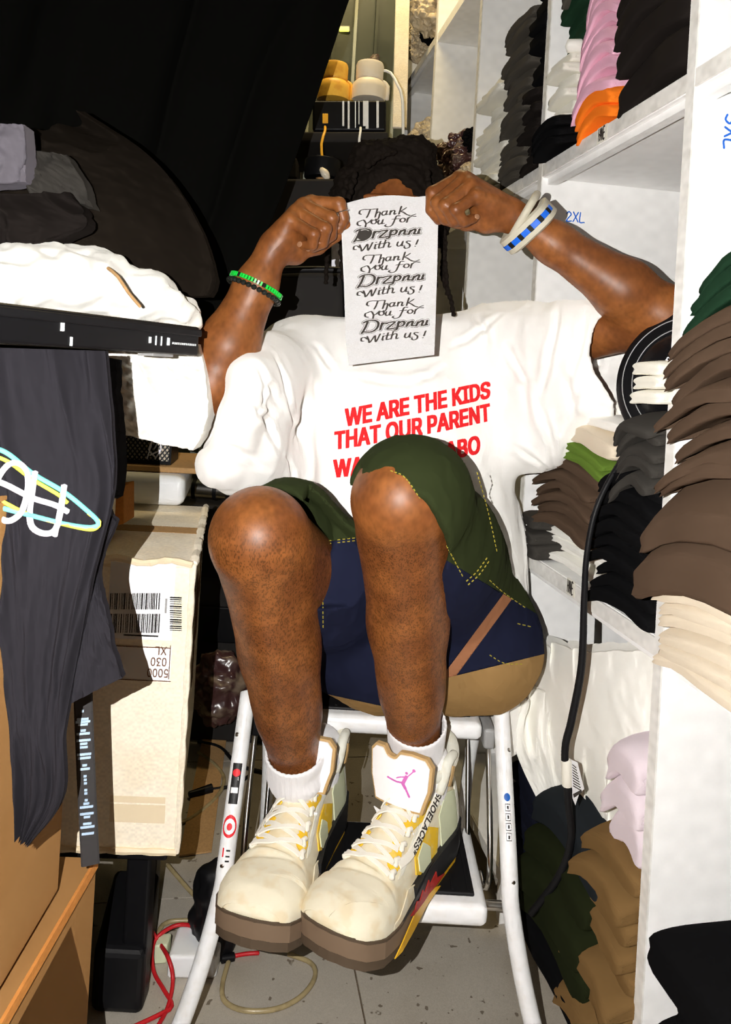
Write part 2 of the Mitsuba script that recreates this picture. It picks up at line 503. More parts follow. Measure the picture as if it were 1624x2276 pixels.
# ribs of the sheet metal wall
for k in range(9):
    q = -.085 - k * .072
    rib = sbox_(1.640, 1.662, q - .006, q + .006, 0, 3.0, .005)
    put('wall_back__rib', rib, 'm_pole' if k % 2 == 0 else 'm_metal_wall')

# ------------------------------------------------------------------ shelving on the right
UP = [-.47, 0., .50, .955, 1.42, 1.87]
UTH = .018
Z_LOW, Z_MID, Z_TOP = .10, .735, 1.487


def unit(name, label, ids, shelves, group=None):
    t = thing(name, label, 'shelving unit', group)
    for i in ids:
        put(t + '__upright', sbox_(UP[i], UP[i] + UTH, 0, .46, 0, 2.75), 'm_white_board')
        put(t + '__edge_strip', sbox_(UP[i] - .0005, UP[i] + UTH + .0005, -.0015, .001, 0, 2.75, .0005), 'm_board_edge')
    for i, z in shelves:
        a, b = UP[i] + UTH, UP[i + 1]
        sh = put(t + '__shelf', sbox_(a, b, .002, .46, z - .028, z), 'm_white_board')
        put(sh + '__edge_strip', sbox_(a, b, -.001, .004, z - .026, z - .002, .0008), 'm_board_edge')
        put(sh + '__lip', sbox_(a, b, .012, .030, z - .040, z - .026, .001), 'm_white_board')
    put(t + '__back_panel', sbox_(UP[ids[0]], UP[ids[-1]] + UTH, .46, .468, 0, 2.75), 'm_white_board')
    return t


unit_a = unit('shelving_unit', 'white melamine shelving unit along the right side, filled with folded garments', [0, 1, 2, 3],
              [(0, Z_LOW), (0, Z_MID), (0, Z_TOP), (1, Z_LOW), (1, Z_MID), (1, Z_TOP), (2, Z_LOW), (2, Z_MID), (2, Z_TOP), (1, 2.15), (2, 2.15), (0, 2.15)])
unit_b = unit('shelving_unit', 'far end of the white shelving, greyish empty bays behind the seated person', [4, 5],
              [(4, Z_MID), (4, Z_TOP), (4, 2.13)])
for i, z in ((3, Z_MID), (3, Z_TOP), (3, 2.13)):
    put(unit_b + '__shelf', sbox_(UP[3] + UTH, UP[4], .002, .46, z - .028, z), 'm_white_board')

# handwriting on the boards
GL = {'2': [[(0, .8), (.25, 1), (.5, .75), (.3, .45), (0, 0), (.55, .03)]], 'X': [[(0, 1), (.55, 0)], [(.55, 1), (0, 0)]], 'L': [[(.05, 1), (0, .02), (.5, 0)]],
      '3': [[(0, .9), (.3, 1), (.5, .75), (.2, .55), (.5, .3), (.3, 0), (0, .1)]], 'H': [[(0, 1), (.05, 0)], [(.5, 1), (.5, 0)], [(0, .5), (.5, .55)]],
      'A': [[(0, 0), (.25, 1), (.5, 0)], [(.1, .4), (.42, .4)]], 'N': [[(0, 0), (.03, 1), (.45, 0), (.5, 1)]], 'E': [[(.45, 1), (0, 1), (0, 0), (.45, 0)], [(0, .5), (.4, .52)]]}


def scrawl(word, w=.09, gap=.75):
    st = [[(x + k * gap, y) for x, y in s] for k, ch in enumerate(word) for s in GL[ch]]
    return extrude(pen(st, w), 1.0)


def plane_text(m, o, ex, ey, h, depth=.0004):
    ez = np.cross(ex, ey)
    return place(m, o, np.asarray(ex) * h, np.asarray(ey) * h, ez / np.linalg.norm(ez) * depth)


def hit_s(px, py, s):
    """the point on the board face at distance s along the shelving that a pixel shows"""
    r = P(px, py, 1.0) - np.array([0, 0, CAMZ])
    t = ((O_S + s * E_S) @ E_S - np.array([0, 0, CAMZ]) @ E_S) / (r @ E_S)
    return np.array([0, 0, CAMZ]) + r * t


def hit_q(px, py, q):
    r = P(px, py, 1.0) - np.array([0, 0, CAMZ])
    t = ((O_S + q * E_Q) @ E_Q) / (r @ E_Q)
    return np.array([0, 0, CAMZ]) + r * t


put(unit_a + '__upright_002__size_mark', plane_text(scrawl('2XL', .12), hit_s(1258, 491, UP[2]) - E_S * .0005, E_Q, E_Z, .0185), 'm_blue_ink', label='handwritten blue 2XL')
put(unit_a + '__upright_001__size_mark', plane_text(scrawl('3XL', .12), hit_s(1612, 255, UP[1]) - E_S * .0005, -E_Z, E_Q, .022), 'm_blue_ink', label='handwritten blue 3XL')
for px, py, sh, a, b in ((1338, 298, 5, .034, .045), (1268, 1306, 4, .03, .04)):
    o = hit_q(px, py, -.002)
    nm = unit_a + ('__shelf' if not sh else f'__shelf_{sh:03d}')
    put(nm + '__name_sticker', place(trimesh.creation.box([1, 1, 1]), o, -E_S * a, E_Z * .026, -E_Q * .0006), 'm_offwhite', label='paper sticker')
    put(nm + '__name_lettering', plane_text(scrawl('HANE', .13, .6), o - E_Q * .0008 + E_S * .011 - E_Z * .009, -E_S * .48, E_Z, .019), 'm_ink', label='handwritten HANE')

# ------------------------------------------------------------------ the person
def skin_col(p, n, uv):
    t = mikit.fbm(p.x * 22, p.y * 22, p.z * 22)
    f = mikit.fbm(p.x * 160, p.y * 160, p.z * 90, octaves=2)
    c = mikit.mix([.155, .049, .0130], [.230, .079, .0205], mikit.smoothstep(.3, .7, t))
    hairs = mikit.smoothstep(.50, .70, mikit.noise(p.x * 800, p.y * 800, p.z * 260)) * mikit.smoothstep(.88, .82, p.z) * .42
    return c * (.74 + .52 * f) * (1 - hairs)


scene['m_skin'] = {'type': 'principled', 'base_color': mikit.proc(skin_col), 'roughness': .44, 'specular': .36}
matte('m_hair', (.008, .0055, .004), .85, .08)
matte('m_nail', (.30, .15, .08), .35, .5)
matte('m_eye', (.75, .72, .68), .2, .5)
person = thing('person', 'person seated on the step stool, both raised hands holding paper before the face', 'person')

SHL_R, SHL_L = np.array([-.125, 1.44, 1.09]), np.array([.235, 1.44, 1.115])
ELB_R, ELB_L = P(470, 850, 1.20), P(1474, 702, 1.22)
WRI_R, WRI_L = P(602, 565, 1.195), P(1150, 487, 1.215)
HEAD = P(868, 492, 1.435)
NECK0 = HEAD + [0, .02, -.07]
HIP_R, HIP_L = np.array([-.015, 1.47, .585]), np.array([.165, 1.47, .585])
KNE_R, KNE_L = P(578, 1196, 1.06), P(893, 1112, 1.05)
ANK_R, ANK_L = P(672, 1780, 1.26), P(926, 1745, 1.285)
CHEST, BELLY, PELV = np.array([.055, 1.47, .99]), np.array([.07, 1.49, .78]), np.array([.075, 1.49, .60])
HAND_R = dict(
    pinky=[(645, 490, 1.172), (697, 521, 1.158), (694, 545, 1.166), (674, 545, 1.178)],
    ring=[(660, 472, 1.186), (722, 508, 1.168), (716, 540, 1.180), (694, 551, 1.196)],
    middle=[(674, 457, 1.200), (737, 485, 1.184), (735, 524, 1.196), (715, 541, 1.212)],
    index=[(692, 450, 1.214), (753, 453, 1.200), (763, 486, 1.203), (752, 510, 1.208)],
    thumb=[(655, 560, 1.215), (706, 549, 1.228), (745, 522, 1.228), (768, 500, 1.224)])
HAND_L = dict(
    pinky=[(1058, 436, 1.176), (1013, 466, 1.162), (1030, 493, 1.170), (1052, 486, 1.184)],
    ring=[(1045, 412, 1.190), (990, 456, 1.174), (1009, 491, 1.184), (1036, 494, 1.200)],
    middle=[(1034, 398, 1.204), (972, 450, 1.188), (990, 488, 1.198), (1018, 498, 1.212)],
    index=[(1020, 396, 1.220), (961, 429, 1.204), (958, 466, 1.206), (975, 489, 1.212)],
    thumb=[(1080, 490, 1.215), (1036, 496, 1.228), (995, 484, 1.230), (964, 466, 1.225)])
FR = dict(pinky=(.0105, .0098, .0088, .0078), ring=(.0115, .0108, .0098, .0085), middle=(.0118, .0112, .0100, .0088), index=(.0118, .0112, .0100, .0088), thumb=(.015, .0125, .0115, .0095))


def body():
    f = Field([-.31, .96, .33], [.56, 1.64, 1.50], .0029)
    # trunk
    f.ball(CHEST, (.165, .11, .15), .05)
    f.ball(BELLY, (.15, .105, .16), .06)
    f.ball(PELV, (.165, .12, .10), .06)
    f.chain([SHL_R, CHEST + [0, 0, .10], SHL_L], (.052, .07, .052), .05)
    f.cone(NECK0 + [0, .01, -.12], NECK0 + [0, 0, .02], .062, .054, .03)
    # head and face
    f.ball(HEAD + [0, .015, .02], (.074, .094, .098), .02)
    f.ball(HEAD + [0, -.022, -.035], (.060, .064, .080), .03)
    f.ball(HEAD + [0, -.062, -.092], (.028, .026, .022), .025)
    f.chain([HEAD + [0, -.084, .008], HEAD + [0, -.100, -.034]], (.010, .013), .014)
    f.ball(HEAD + [-.014, -.092, -.038], .009, .008)
    f.ball(HEAD + [.014, -.092, -.038], .009, .008)
    f.ball(HEAD + [0, -.086, -.066], (.026, .012, .007), .008)
    f.ball(HEAD + [0, -.084, -.077], (.022, .012, .008), .008)
    for s in (-1, 1):
        f.ball(HEAD + [s * .031, -.092, .004], (.016, .010, .010), .012, op='-')
        f.ball(HEAD + [s * .031, -.074, .002], .0135, .003)
        f.ball(HEAD + [s * .032, -.086, .024], (.022, .010, .007), .012)
        f.ball(HEAD + [s * .078, .012, -.012], (.012, .022, .034), .008)
        f.ball(HEAD + [s * .090, .004, -.010], (.008, .012, .020), .006, op='-')
    # legs
    for hip, kne, ank, sg in ((HIP_R, KNE_R, ANK_R, -1), (HIP_L, KNE_L, ANK_L, 1)):
        f.cone(hip, kne, .088, .066, .03)
        ax = (ank - kne) / np.linalg.norm(ank - kne)
        L = np.linalg.norm(ank - kne)
        back = np.array([0, 1, 0]) - ax * ax[1]
        back /= np.linalg.norm(back)
        f.ball(kne + [0, -.018, .006], (.050, .048, .054), .03)
        f.cone(kne, kne + ax * L * .62, .058, .047, .03)
        f.cone(kne + ax * L * .13 + back * .018, kne + ax * L * .40 + back * .020, .052, .053, .035)
        f.cone(kne + ax * L * .40 + back * .020, kne + ax * L * .78 + back * .006, .052, .036, .03)
        f.cone(kne + ax * L * .55, ank, .044, .0345, .02)
        f.cone(kne + ax * L * .10 - back * .034, kne + ax * L * .7 - back * .022, .020, .016, .03)
        f.cone(ank, ank + [-.03, -.08, -.045], .034, .026, .02)
    # arms
    for shl, elb, wri in ((SHL_R, ELB_R, WRI_R), (SHL_L, ELB_L, WRI_L)):
        ua = elb - shl
        f.cone(shl, shl + ua * .45, .056, .051, .03)
        f.cone(shl + ua * .45, elb, .051, .043, .02)
        fa = wri - elb
        f.cone(elb, elb + fa * .28, .043, .046, .025)
        f.cone(elb + fa * .28, elb + fa * .75, .046, .031, .02)
        f.cone(elb + fa * .75, wri, .031, .0255, .02)
        f.ball(elb - fa * .03 + ua * .03, .036, .025)
    # hands
    for H, wri, elb in ((HAND_R, WRI_R, ELB_R), (HAND_L, WRI_L, ELB_L)):
        W = wri + (wri - elb) / np.linalg.norm(wri - elb) * .012
        for nm in ('pinky', 'ring', 'middle', 'index'):
            mcp = P(*H[nm][0])
            f.cone(W + (mcp - W) * .12, mcp, .0185, .0130, .012)
        th = [P(*q) for q in H['thumb']]
        f.cone(W, th[0], .020, .018, .014)
        f.cone(P(*H['pinky'][0]) * .45 + W * .55 + (th[0] - W) * .25, W + (th[0] - W) * .3, .018, .020, .014)
        f.cone(th[0] * .5 + P(*H['ring'][0]) * .5, th[0], .016, .018, .014)
        f.chain(th, FR['thumb'], .004)
        for nm in ('pinky', 'ring', 'middle', 'index'):
            q = [P(*x) for x in H[nm]]
            r = [x * .95 for x in FR[nm]]
            f.cone(q[0], q[1], r[0], r[1], .0018)
            f.ball(q[1], r[1] * 1.07, .003)
            f.cone(q[1], q[2], r[1], r[2], .0010)
            f.cone(q[2], q[3], r[2], r[3], .0010)
    m = f.mesh()
    return soft(m, 1)


body_mesh = body()
put(person + '__body', body_mesh, 'm_skin', True)
for H in (HAND_R, HAND_L):
    for nm in ('pinky', 'ring'):
        q2, q3 = P(*H[nm][2]), P(*H[nm][3])
        tip = q3 + (q3 - q2) * .06
        ax = (q3 - q2) / np.linalg.norm(q3 - q2)
        out = np.array([0, -1., 0]) - ax * -ax[1]
        out /= np.linalg.norm(out)
        sd = np.cross(ax, out)
        s = trimesh.creation.icosphere(2, 1.0)
        v = s.vertices @ np.stack([ax * .0055, sd * .0045, out * .0016]) + tip + out * FR[nm][3] * .93
        put(person + '__fingernail', trimesh.Trimesh(v, s.faces, process=False), 'm_nail', True)
for s in (-1, 1):
    e = trimesh.creation.icosphere(2, .0125)
    e.apply_translation(HEAD + [s * .031, -.0755, .002])
    put(person + '__eye', e, 'm_eye', True)

# hair: short on top with a tied lump, braids at both sides
hf = Field(HEAD - .17, HEAD + [.17, .17, .17], .004)
hf.ball(HEAD + [0, .030, .035], (.104, .112, .112), .02)
hf.ball(HEAD + [.036, -.01, .128], (.040, .045, .030), .03)
hf.ball(HEAD + [-.03, -.01, .118], (.050, .045, .025), .03)
hf.ball(HEAD + [.080, .0, .02], (.030, .05, .065), .03)
hf.ball(HEAD + [-.084, .0, .02], (.030, .05, .065), .03)
hf.ball(HEAD + [-.006, -.105, -.02], (.066, .075, .092), .012, op='-')
hf.ball(HEAD + [0, -.06, -.11], (.085, .10, .10), .012, op='-')
hair = wrinkle(hf.mesh(), .016, .013, 3)
hair = wrinkle(hair, .008, .005, 5)
put(person + '__hair', hair, 'm_hair', True)


def braid(pts, r, n=.011):
    c = resample(pts, .0015)
    s = np.concatenate([[0], np.cumsum(np.linalg.norm(np.diff(c, axis=0), axis=1))])
    rr = r * (.72 + .38 * np.abs(np.sin(np.pi * s / n))) * np.linspace(1.1, .75, len(s))
    t, nn, b = frames(c)
    w = r * .35
    c = c + nn * (np.sin(np.pi * s / n) * w)[:, None]
    return tube(c, rr, 9)


BR = [[P(975, 460, 1.39), P(988, 540, 1.375), P(983, 610, 1.37), P(1000, 660, 1.37), P(1008, 702, 1.37)],
      [P(966, 450, 1.38), P(979, 520, 1.37), P(990, 600, 1.365), P(994, 655, 1.365)],
      [P(958, 440, 1.37), P(966, 520, 1.355), P(968, 640, 1.36)],
      [P(772, 400, 1.385), P(763, 440, 1.372), P(757, 520, 1.37), P(762, 620, 1.37)],
      [P(757, 430, 1.40), P(738, 500, 1.39), P(727, 570, 1.385), P(724, 630, 1.385)],
      [P(948, 380, 1.35), P(955, 440, 1.34), P(960, 500, 1.335)],
      [P(790, 385, 1.355), P(775, 440, 1.34), P(772, 500, 1.338)],
      [P(812, 372, 1.34), P(842, 350, 1.345), P(880, 338, 1.36)]]
for q in BR:
    put(person + '__braid', braid(q, .0052), 'm_hair', True)

# ------------------------------------------------------------------ T-shirt
def tee():
    f = Field([-.31, 1.02, .40], [.50, 1.72, 1.20], .0036)
    zs = np.array([.40, .50, .56, .66, .78, .90, 1.00, 1.06, 1.10, 1.14])
    cxs = np.array([.115, .112, .108, .100, .092, .075, .062, .055, .050, .045])
    aa = np.array([.225, .226, .226, .224, .218, .205, .205, .190, .150, .085])
    cys = np.array([1.45, 1.45, 1.45, 1.45, 1.45, 1.455, 1.46, 1.465, 1.47, 1.475])
    bb = np.array([.150, .155, .160, .165, .165, .160, .145, .130, .110, .075])

    def trunk(p):
        z = p[..., 2]
        cx, a, cy, b = (np.interp(z, zs, q).astype(np.float32) for q in (cxs, aa, cys, bb))
        x, y = (p[..., 0] - cx) / a, (p[..., 1] - cy) / b
        r = (np.abs(x)**2.5 + np.abs(y)**2.5)**.4
        return np.maximum((r - 1) * np.minimum(a, b) * .95, z - 1.135)
    f.add(trunk, [-.16, 1.28, .30], [.36, 1.64, 1.16], .01)
    f.chain([SHL_R + [.01, 0, .005], [.05, 1.47, 1.085], SHL_L + [0, 0, .01]], (.066, .075, .066), .05)
    # sleeve on the left of the picture: hangs below the raised arm
    f.chain([P(640, 810, 1.42), P(585, 832, 1.30), P(555, 842, 1.20)], (.064, .058, .046), .06)
    f.chain([P(620, 1010, 1.38), P(540, 1000, 1.24)], (.070, .056), .07)
    f.chain([P(585, 870, 1.25), P(555, 1000, 1.21)], (.046, .050), .05)
    f.chain([P(556, 826, 1.155), P(532, 930, 1.14), P(500, 1026, 1.15)], (.016, .020, .020), .04)
    f.cone(P(478, 1038, 1.17), P(640, 1056, 1.30), .020, .034, .05)
    f.cone(P(545, 850, 1.225), P(420, 850, 1.19), .046, .054, .006, op='-')
    f.cone(P(520, 930, 1.19), P(420, 940, 1.17), .036, .044, .010, op='-')
    # sleeve on the right of the picture: opens to the right
    f.chain([P(1150, 775, 1.42), P(1290, 775, 1.34), P(1400, 790, 1.28)], (.090, .094, .094), .06)
    f.cone(P(1270, 900, 1.36), P(1385, 835, 1.28), .07, .070, .05)
    f.cone(P(1200, 960, 1.38), P(1300, 880, 1.33), .07, .06, .06)
    c = P(1392, 800, 1.27)
    n = np.array([.93, -.33, -.16]); n /= np.linalg.norm(n)
    f.add(lambda p: -(p - c.astype(np.float32)) @ n.astype(np.float32), [.36, 1.1, .9], [.5, 1.5, 1.2], .0, op='-')
    f.cone(P(1330, 785, 1.31), P(1520, 792, 1.18), .078, .094, .008, op='-')
    f.cone(P(1330, 850, 1.31), P(1480, 830, 1.20), .052, .066, .012, op='-')
    # neck opening
    nk = np.array([.043, 1.455, 1.150])
    f.ball(nk, (.078, .080, .062), .012, op='-')
    # the front is tucked under the thighs, the side hangs down
    def under(p):
        q = np.abs(p - np.array([.02, 1.42, .52], np.float32)) - np.array([.248, .28, .15], np.float32)
        return np.linalg.norm(np.maximum(q, 0), axis=-1) + np.minimum(q.max(-1), 0)
    f.add(under, [-.25, 1.10, .30], [.26, 1.75, .68], .015, op='-')
    return f.mesh()


tee_mesh = soft(tee(), 6)


def tee_folds(m):
    v, n = np.asarray(m.vertices), np.asarray(m.vertex_normals)
    d = .010 * (meshkit.fbm(v * [14, 14, 3.2], 3, 4) - .5)                       # long hanging folds
    def fold(a, b, w, amp):
        a, b = np.asarray(a), np.asarray(b)
        t = np.clip((v - a) @ (b - a) / ((b - a) @ (b - a)), 0, 1)
        q = np.linalg.norm(v - a - t[:, None] * (b - a), axis=1)
        return amp * np.exp(-(q / w)**2) * np.sin(np.pi * np.clip(t * 1.0 + .0, 0, 1))**.5
    for a, b, w, amp in (((-.11, 1.32, 1.06), (-.10, 1.28, .80), .010, -.007), ((-.08, 1.32, 1.07), (-.03, 1.29, .86), .010, -.006), ((-.12, 1.3, .99), (-.20, 1.2, .93), .009, -.007),
                         ((-.13, 1.27, 1.03), (-.15, 1.25, .88), .009, -.006), ((.27, 1.32, 1.06), (.28, 1.28, .92), .009, -.007), ((.20, 1.32, 1.05), (.235, 1.28, .80), .012, -.006),
                         ((.33, 1.26, 1.10), (.34, 1.24, .97), .008, -.006), ((.255, 1.30, .92), (.30, 1.30, .70), .013, -.008), ((.15, 1.30, 1.03), (.22, 1.29, .93), .010, -.005),
                         ((.06, 1.31, 1.02), (.10, 1.29, .95), .012, -.004), ((.22, 1.3, .95), (.30, 1.26, .98), .010, -.007), ((.29, 1.34, .62), (.32, 1.34, .47), .012, -.008), ((-.20, 1.19, 1.02), (-.21, 1.19, .91), .007, -.005)):
        d = d + fold(a, b, w, amp * 1.25)
        off = np.array([.022, 0, .004])
        d = d + fold(np.add(a, off), np.add(b, off), w * 1.2, -amp * .8)
    return trimesh.Trimesh(v + n * (1.5 * d)[:, None], m.faces, process=False)


tee_mesh = tee_folds(tee_mesh)


def tee_creases(m):
    v, n = np.array(m.vertices), np.asarray(m.vertex_normals)
    tr = cKDTree(pix(v))
    d = np.zeros(len(v))
    C = [((655, 950), (612, 785)), ((565, 805), (622, 905)), ((545, 865), (630, 1010)), ((495, 985), (600, 1045)), ((700, 765), (742, 825)), ((1000, 770), (1105, 700)), ((1240, 665), (1195, 890)), ((1300, 690), (1262, 850)),
         ((1290, 850), (1242, 960)), ((1338, 905), (1255, 1030)), ((1195, 900), (1232, 1040)), ((702, 850), (706, 1010)), ((1060, 700), (1078, 770)), ((1150, 1000), (1232, 1060)), ((585, 830), (575, 930)), ((1330, 700), (1318, 840)),
         ((640, 1010), (650, 1085)), ((1120, 770), (1170, 860)), ((800, 835), (905, 850)), ((905, 850), (985, 815)), ((1225, 1080), (1228, 1300)), ((1205, 1120), (1212, 1400))]
    for a, b in C:
        q = np.linspace(a, b, 9) + np.outer(np.sin(np.linspace(0, np.pi, 9)), [6, 3])
        _, i = tr.query(q, k=12)
        c = np.array([v[r][v[r][:, 1].argmin()] for r in i])
        near = np.where(np.linalg.norm(v - c.mean(0), axis=1) < np.linalg.norm(c[0] - c[-1]) * .7 + .03)[0]
        ds, j = cKDTree(resample(c, .003)).query(v[near])
        t = j / max(1, len(resample(c, .003)) - 1)
        env = np.sin(np.pi * np.clip(t, .04, .96))**.6
        d[near] += env * (-.0040 * np.exp(-(ds / .0045)**2) + .0030 * np.exp(-((ds - .011) / .006)**2))
    return trimesh.Trimesh(v + n * d[:, None], m.faces, process=False)


from scipy.spatial import cKDTree
tee_mesh = tee_creases(wrinkle(tee_mesh, .006, .06, 44, ridged=True, stretch=(1, 1, .6)))
shirt = put(person + '__t_shirt', tee_mesh, 'm_white_tee', True, label='oversized white T-shirt')
# collar band
ang = np.linspace(0, 2 * np.pi, 60)
cc = np.stack([.043 + .083 * np.cos(ang), 1.452 + .082 * np.sin(ang), 1.118 + .016 * np.sin(ang) + .002 * np.cos(ang)], 1)
put(shirt + '__collar', tube(cc, .0105, 10), 'm_white_tee', True)

# ray helper: where a line of sight or a straight press meets a mesh
from scipy.spatial import cKDTree


def depth_map(m, px0, px1, py0, py1, step=2.0):
    """nearest surface distance of a mesh over a block of directions, by splatting its triangles' vertices"""
    q = pix(m.vertices)
    w = int((px1 - px0) / step) + 1
    h = int((py1 - py0) / step) + 1
    z = np.full((h, w), np.inf)
    tri = m.faces
    c = q[tri].mean(1)
    keep = (c[:, 0] > px0 - 20) & (c[:, 0] < px1 + 20) & (c[:, 1] > py0 - 20) & (c[:, 1] < py1 + 20)
    for t in tri[keep]:
        a = q[t]
        x0, x1 = int(max(0, np.ceil((a[:, 0].min() - px0) / step))), int(min(w - 1, np.floor((a[:, 0].max() - px0) / step)))
        y0, y1 = int(max(0, np.ceil((a[:, 1].min() - py0) / step))), int(min(h - 1, np.floor((a[:, 1].max() - py0) / step)))
        if x1 < x0 or y1 < y0:
            continue
        dd = m.vertices[t][:, 1].mean()
        z[y0:y1 + 1, x0:x1 + 1] = np.minimum(z[y0:y1 + 1, x0:x1 + 1], dd)
    return z


def press(m, target, out=.0008, direction=(0, 1, 0)):
    """lay a flat mesh (already near its place) onto the target along y: print on cloth"""
    v = np.array(m.vertices)
    tv = np.asarray(target.vertices)
    nrm = np.asarray(target.vertex_normals)
    front = nrm[:, 1] < -.15
    tr = cKDTree(tv[front][:, [0, 2]])
    dist, i = tr.query(v[:, [0, 2]], k=6)
    yy = tv[front][:, 1][i]
    best = yy.min(1, keepdims=True)
    w = np.where(yy < best + .012, 1 / (dist + 1e-4), 0)
    y = (yy * w).sum(1) / w.sum(1)
    lift = v[:, 1] - v[:, 1].max()
    v[:, 1] = y - out + lift
    return trimesh.Trimesh(v, m.faces, process=False)


def fine(m, edge):
    """split long edges so that a print can follow a curved surface"""
    v, f = trimesh.remesh.subdivide_to_size(m.vertices, m.faces, edge, max_iter=8)
    return trimesh.Trimesh(v, f, process=False)


def cloth_line(word, px0, py0, px1, py1, hpx, d, target, key, mat, slant=0.0):
    tm = meshkit.text_mesh(word, 1.0, .0004, bold=True)
    tm.vertices[:, 0] -= tm.vertices[:, 0].min()
    wd = tm.vertices[:, 0].max()
    a, b = P(px0, py0, d), P(px1, py1, d)
    ex = (b - a) / wd
    up = P(px0, py0 - hpx, d) - a
    v = tm.vertices
    q = a + v[:, :1] * ex + v[:, 1:2] * up + v[:, 2:3] * np.array([0, -1., 0])
    m = fine(cat([trimesh.Trimesh(q + ex * a_ + up * b_, tm.faces, process=True) for a_, b_ in ((0, 0), (.05, .0), (.10, .0), (.05, .035), (.0, .035), (.10, .035))]), .006)
    m = press(fixed(m), target)
    return put(key, m, mat)


cloth_line('WE ARE THE KIDS', 765, 950, 1102, 888, 37, 1.29, tee_mesh, shirt + '__lettering', 'm_red_print')
cloth_line('THAT OUR PARENT', 741, 1002, 1100, 940, 37, 1.29, tee_mesh, shirt + '__lettering', 'm_red_print')
cloth_line('WARNED US ABO', 739, 1065, 1072, 1012, 37, 1.29, tee_mesh, shirt + '__lettering', 'm_red_print')


# ------------------------------------------------------------------ shorts
def cut(man, pts, toward):
    """split a solid by the plane through three points; the first piece lies on the side of 'toward'"""
    a, b, c = (np.asarray(q, float) for q in pts)
    n = np.cross(b - a, c - a)
    n /= np.linalg.norm(n)
    if (np.asarray(toward) - a) @ n < 0:
        n = -n
    return man.split_by_plane(tuple(n), float(n @ a))


def shorts():
    f = Field([-.21, .96, .42], [.38, 1.66, .99], .0040)
    f.cone([-.02, 1.47, .595], [.19, 1.47, .60], .118, .125, .05)
    f.cone([.20, 1.42, .605], [.235, 1.34, .60], .118, .10, .05)
    f.chain([[.005, 1.36, .575], [.06, 1.335, .575], [.12, 1.335, .575]], (.085, .088, .085), .05)
    f.cone([.16, 1.34, .58], [.225, 1.31, .585], .095, .085, .04)
    # thigh on the right of the picture, with its sleeve of cloth round the knee
    a = KNE_L + [.012, .012, .006]
    f.cone(HIP_L + [.045, -.02, .01], a + (HIP_L - a) * .30 + [.02, 0, -.005], .122, .097, .05)
    f.cone(a + (HIP_L - a) * .30 + [.02, 0, -.005], a, .097, .080, .03)
    f.cone(a, a + [-.004, -.012, -.02], .080, .078, .02)
    f.cone(a + [.035, .05, -.10], a + [.09, .22, -.13], .050, .08, .05)
    # thigh on the left
    b = KNE_R + [.03, .075, -.005]
    f.cone(HIP_R + [-.005, -.02, 0], b, .115, .079, .05)
    f.cone(b + [.05, .02, -.05], b + [.07, .10, -.13], .055, .07, .05)
    # leg openings
    n1 = np.array([-.50, -.62, -.60]); n1 /= np.linalg.norm(n1)
    c1 = KNE_L + [-.004, -.030, -.004]
    f.add(lambda p: -((p - c1.astype(np.float32)) @ n1.astype(np.float32)), KNE_L - [.12, .12, .16], KNE_L + [.10, .08, .12], 0, op='-')
    f.cone(KNE_L + [-.03, -.06, -.05], KNE_L + [.010, .060, .0], .072, .073, .004, op='-')
    f.cone(KNE_L + [-.0, -.02, -.06], KNE_L + [.015, .05, -.07], .062, .062, .008, op='-')
    n2 = np.array([-.45, -.88, .05]); n2 /= np.linalg.norm(n2)
    c2 = KNE_R + [.042, .030, 0]
    f.add(lambda p: -((p - c2.astype(np.float32)) @ n2.astype(np.float32)), KNE_R - [.14, .14, .14], KNE_R + [.12, .12, .12], 0, op='-')
    f.cone(KNE_R + [0, -.04, .0], KNE_R + [.03, .10, -.02], .069, .070, .004, op='-')
    m = soft(f.mesh(), 4)
    m = wrinkle(m, .007, .07, 21, stretch=(1.5, 1, 1))
    m = wrinkle(m, .0045, .028, 22, ridged=True, stretch=(1, 1, .5))
    return to_man(m)


matte('m_green_twill', (.022, .029, .010), .9, .08)
matte('m_denim', (.009, .011, .028), .9, .08)
matte('m_khaki', (.26, .155, .06), .9, .08)
matte('m_clay', (.30, .13, .065), .9, .08)
matte('m_stitch', (.34, .27, .04), .8, .1)
sh = shorts()
sh_t = thing(person + '__shorts', 'knee-length patchwork shorts in dark green, navy and khaki', None)
left, right = sh.split_by_plane((1, -.05, 0), .012)[::-1]
# right of the picture: green upper panel, navy below, clay stripe and khaki at the seat
g_r, rest = cut(right, (P(1020, 1262, 1.0), P(1172, 1352, 1.1), P(1020, 1262, 1.4)), P(950, 1000, 1.0))
khaki, rest = cut(rest, (P(1020, 1500, 1.1), P(1175, 1462, 1.1), P(1020, 1500, 1.5)), P(1100, 1700, 1.25))
stripe, rest = cut(rest, (P(1015, 1500, 1.1), P(1128, 1345, 1.1), P(1015, 1500, 1.5)), P(900, 1300, 1.2))
clay, rest_b = cut(stripe, (P(985, 1500, 1.1), P(1100, 1345, 1.1), P(985, 1500, 1.5)), P(1400, 1600, 1.2))
g_l, rest_l = cut(left, (P(650, 1215, 1.0), P(810, 1192, 1.0), P(650, 1215, 1.4)), P(720, 1000, 1.2))
khaki_l, rest_l = cut(rest_l, (P(690, 1535, 1.1), P(860, 1572, 1.1), P(690, 1535, 1.5)), P(760, 1800, 1.3))
for man, mt, nm in ((g_r, 'm_green_twill', 'green_panel'), (g_l, 'm_green_twill', 'green_panel'), (rest, 'm_denim', 'navy_panel'), (rest_b, 'm_denim', 'navy_panel'), (rest_l, 'm_denim', 'navy_panel'),
                    (clay, 'm_clay', 'clay_stripe'), (khaki, 'm_khaki', 'khaki_panel'), (khaki_l, 'm_khaki', 'khaki_panel')):
    if man.is_empty():
        print('empty piece', nm)
        continue
    put(sh_t + '__' + nm, from_man(man), mt, 40)
shorts_mesh = from_man(sh)

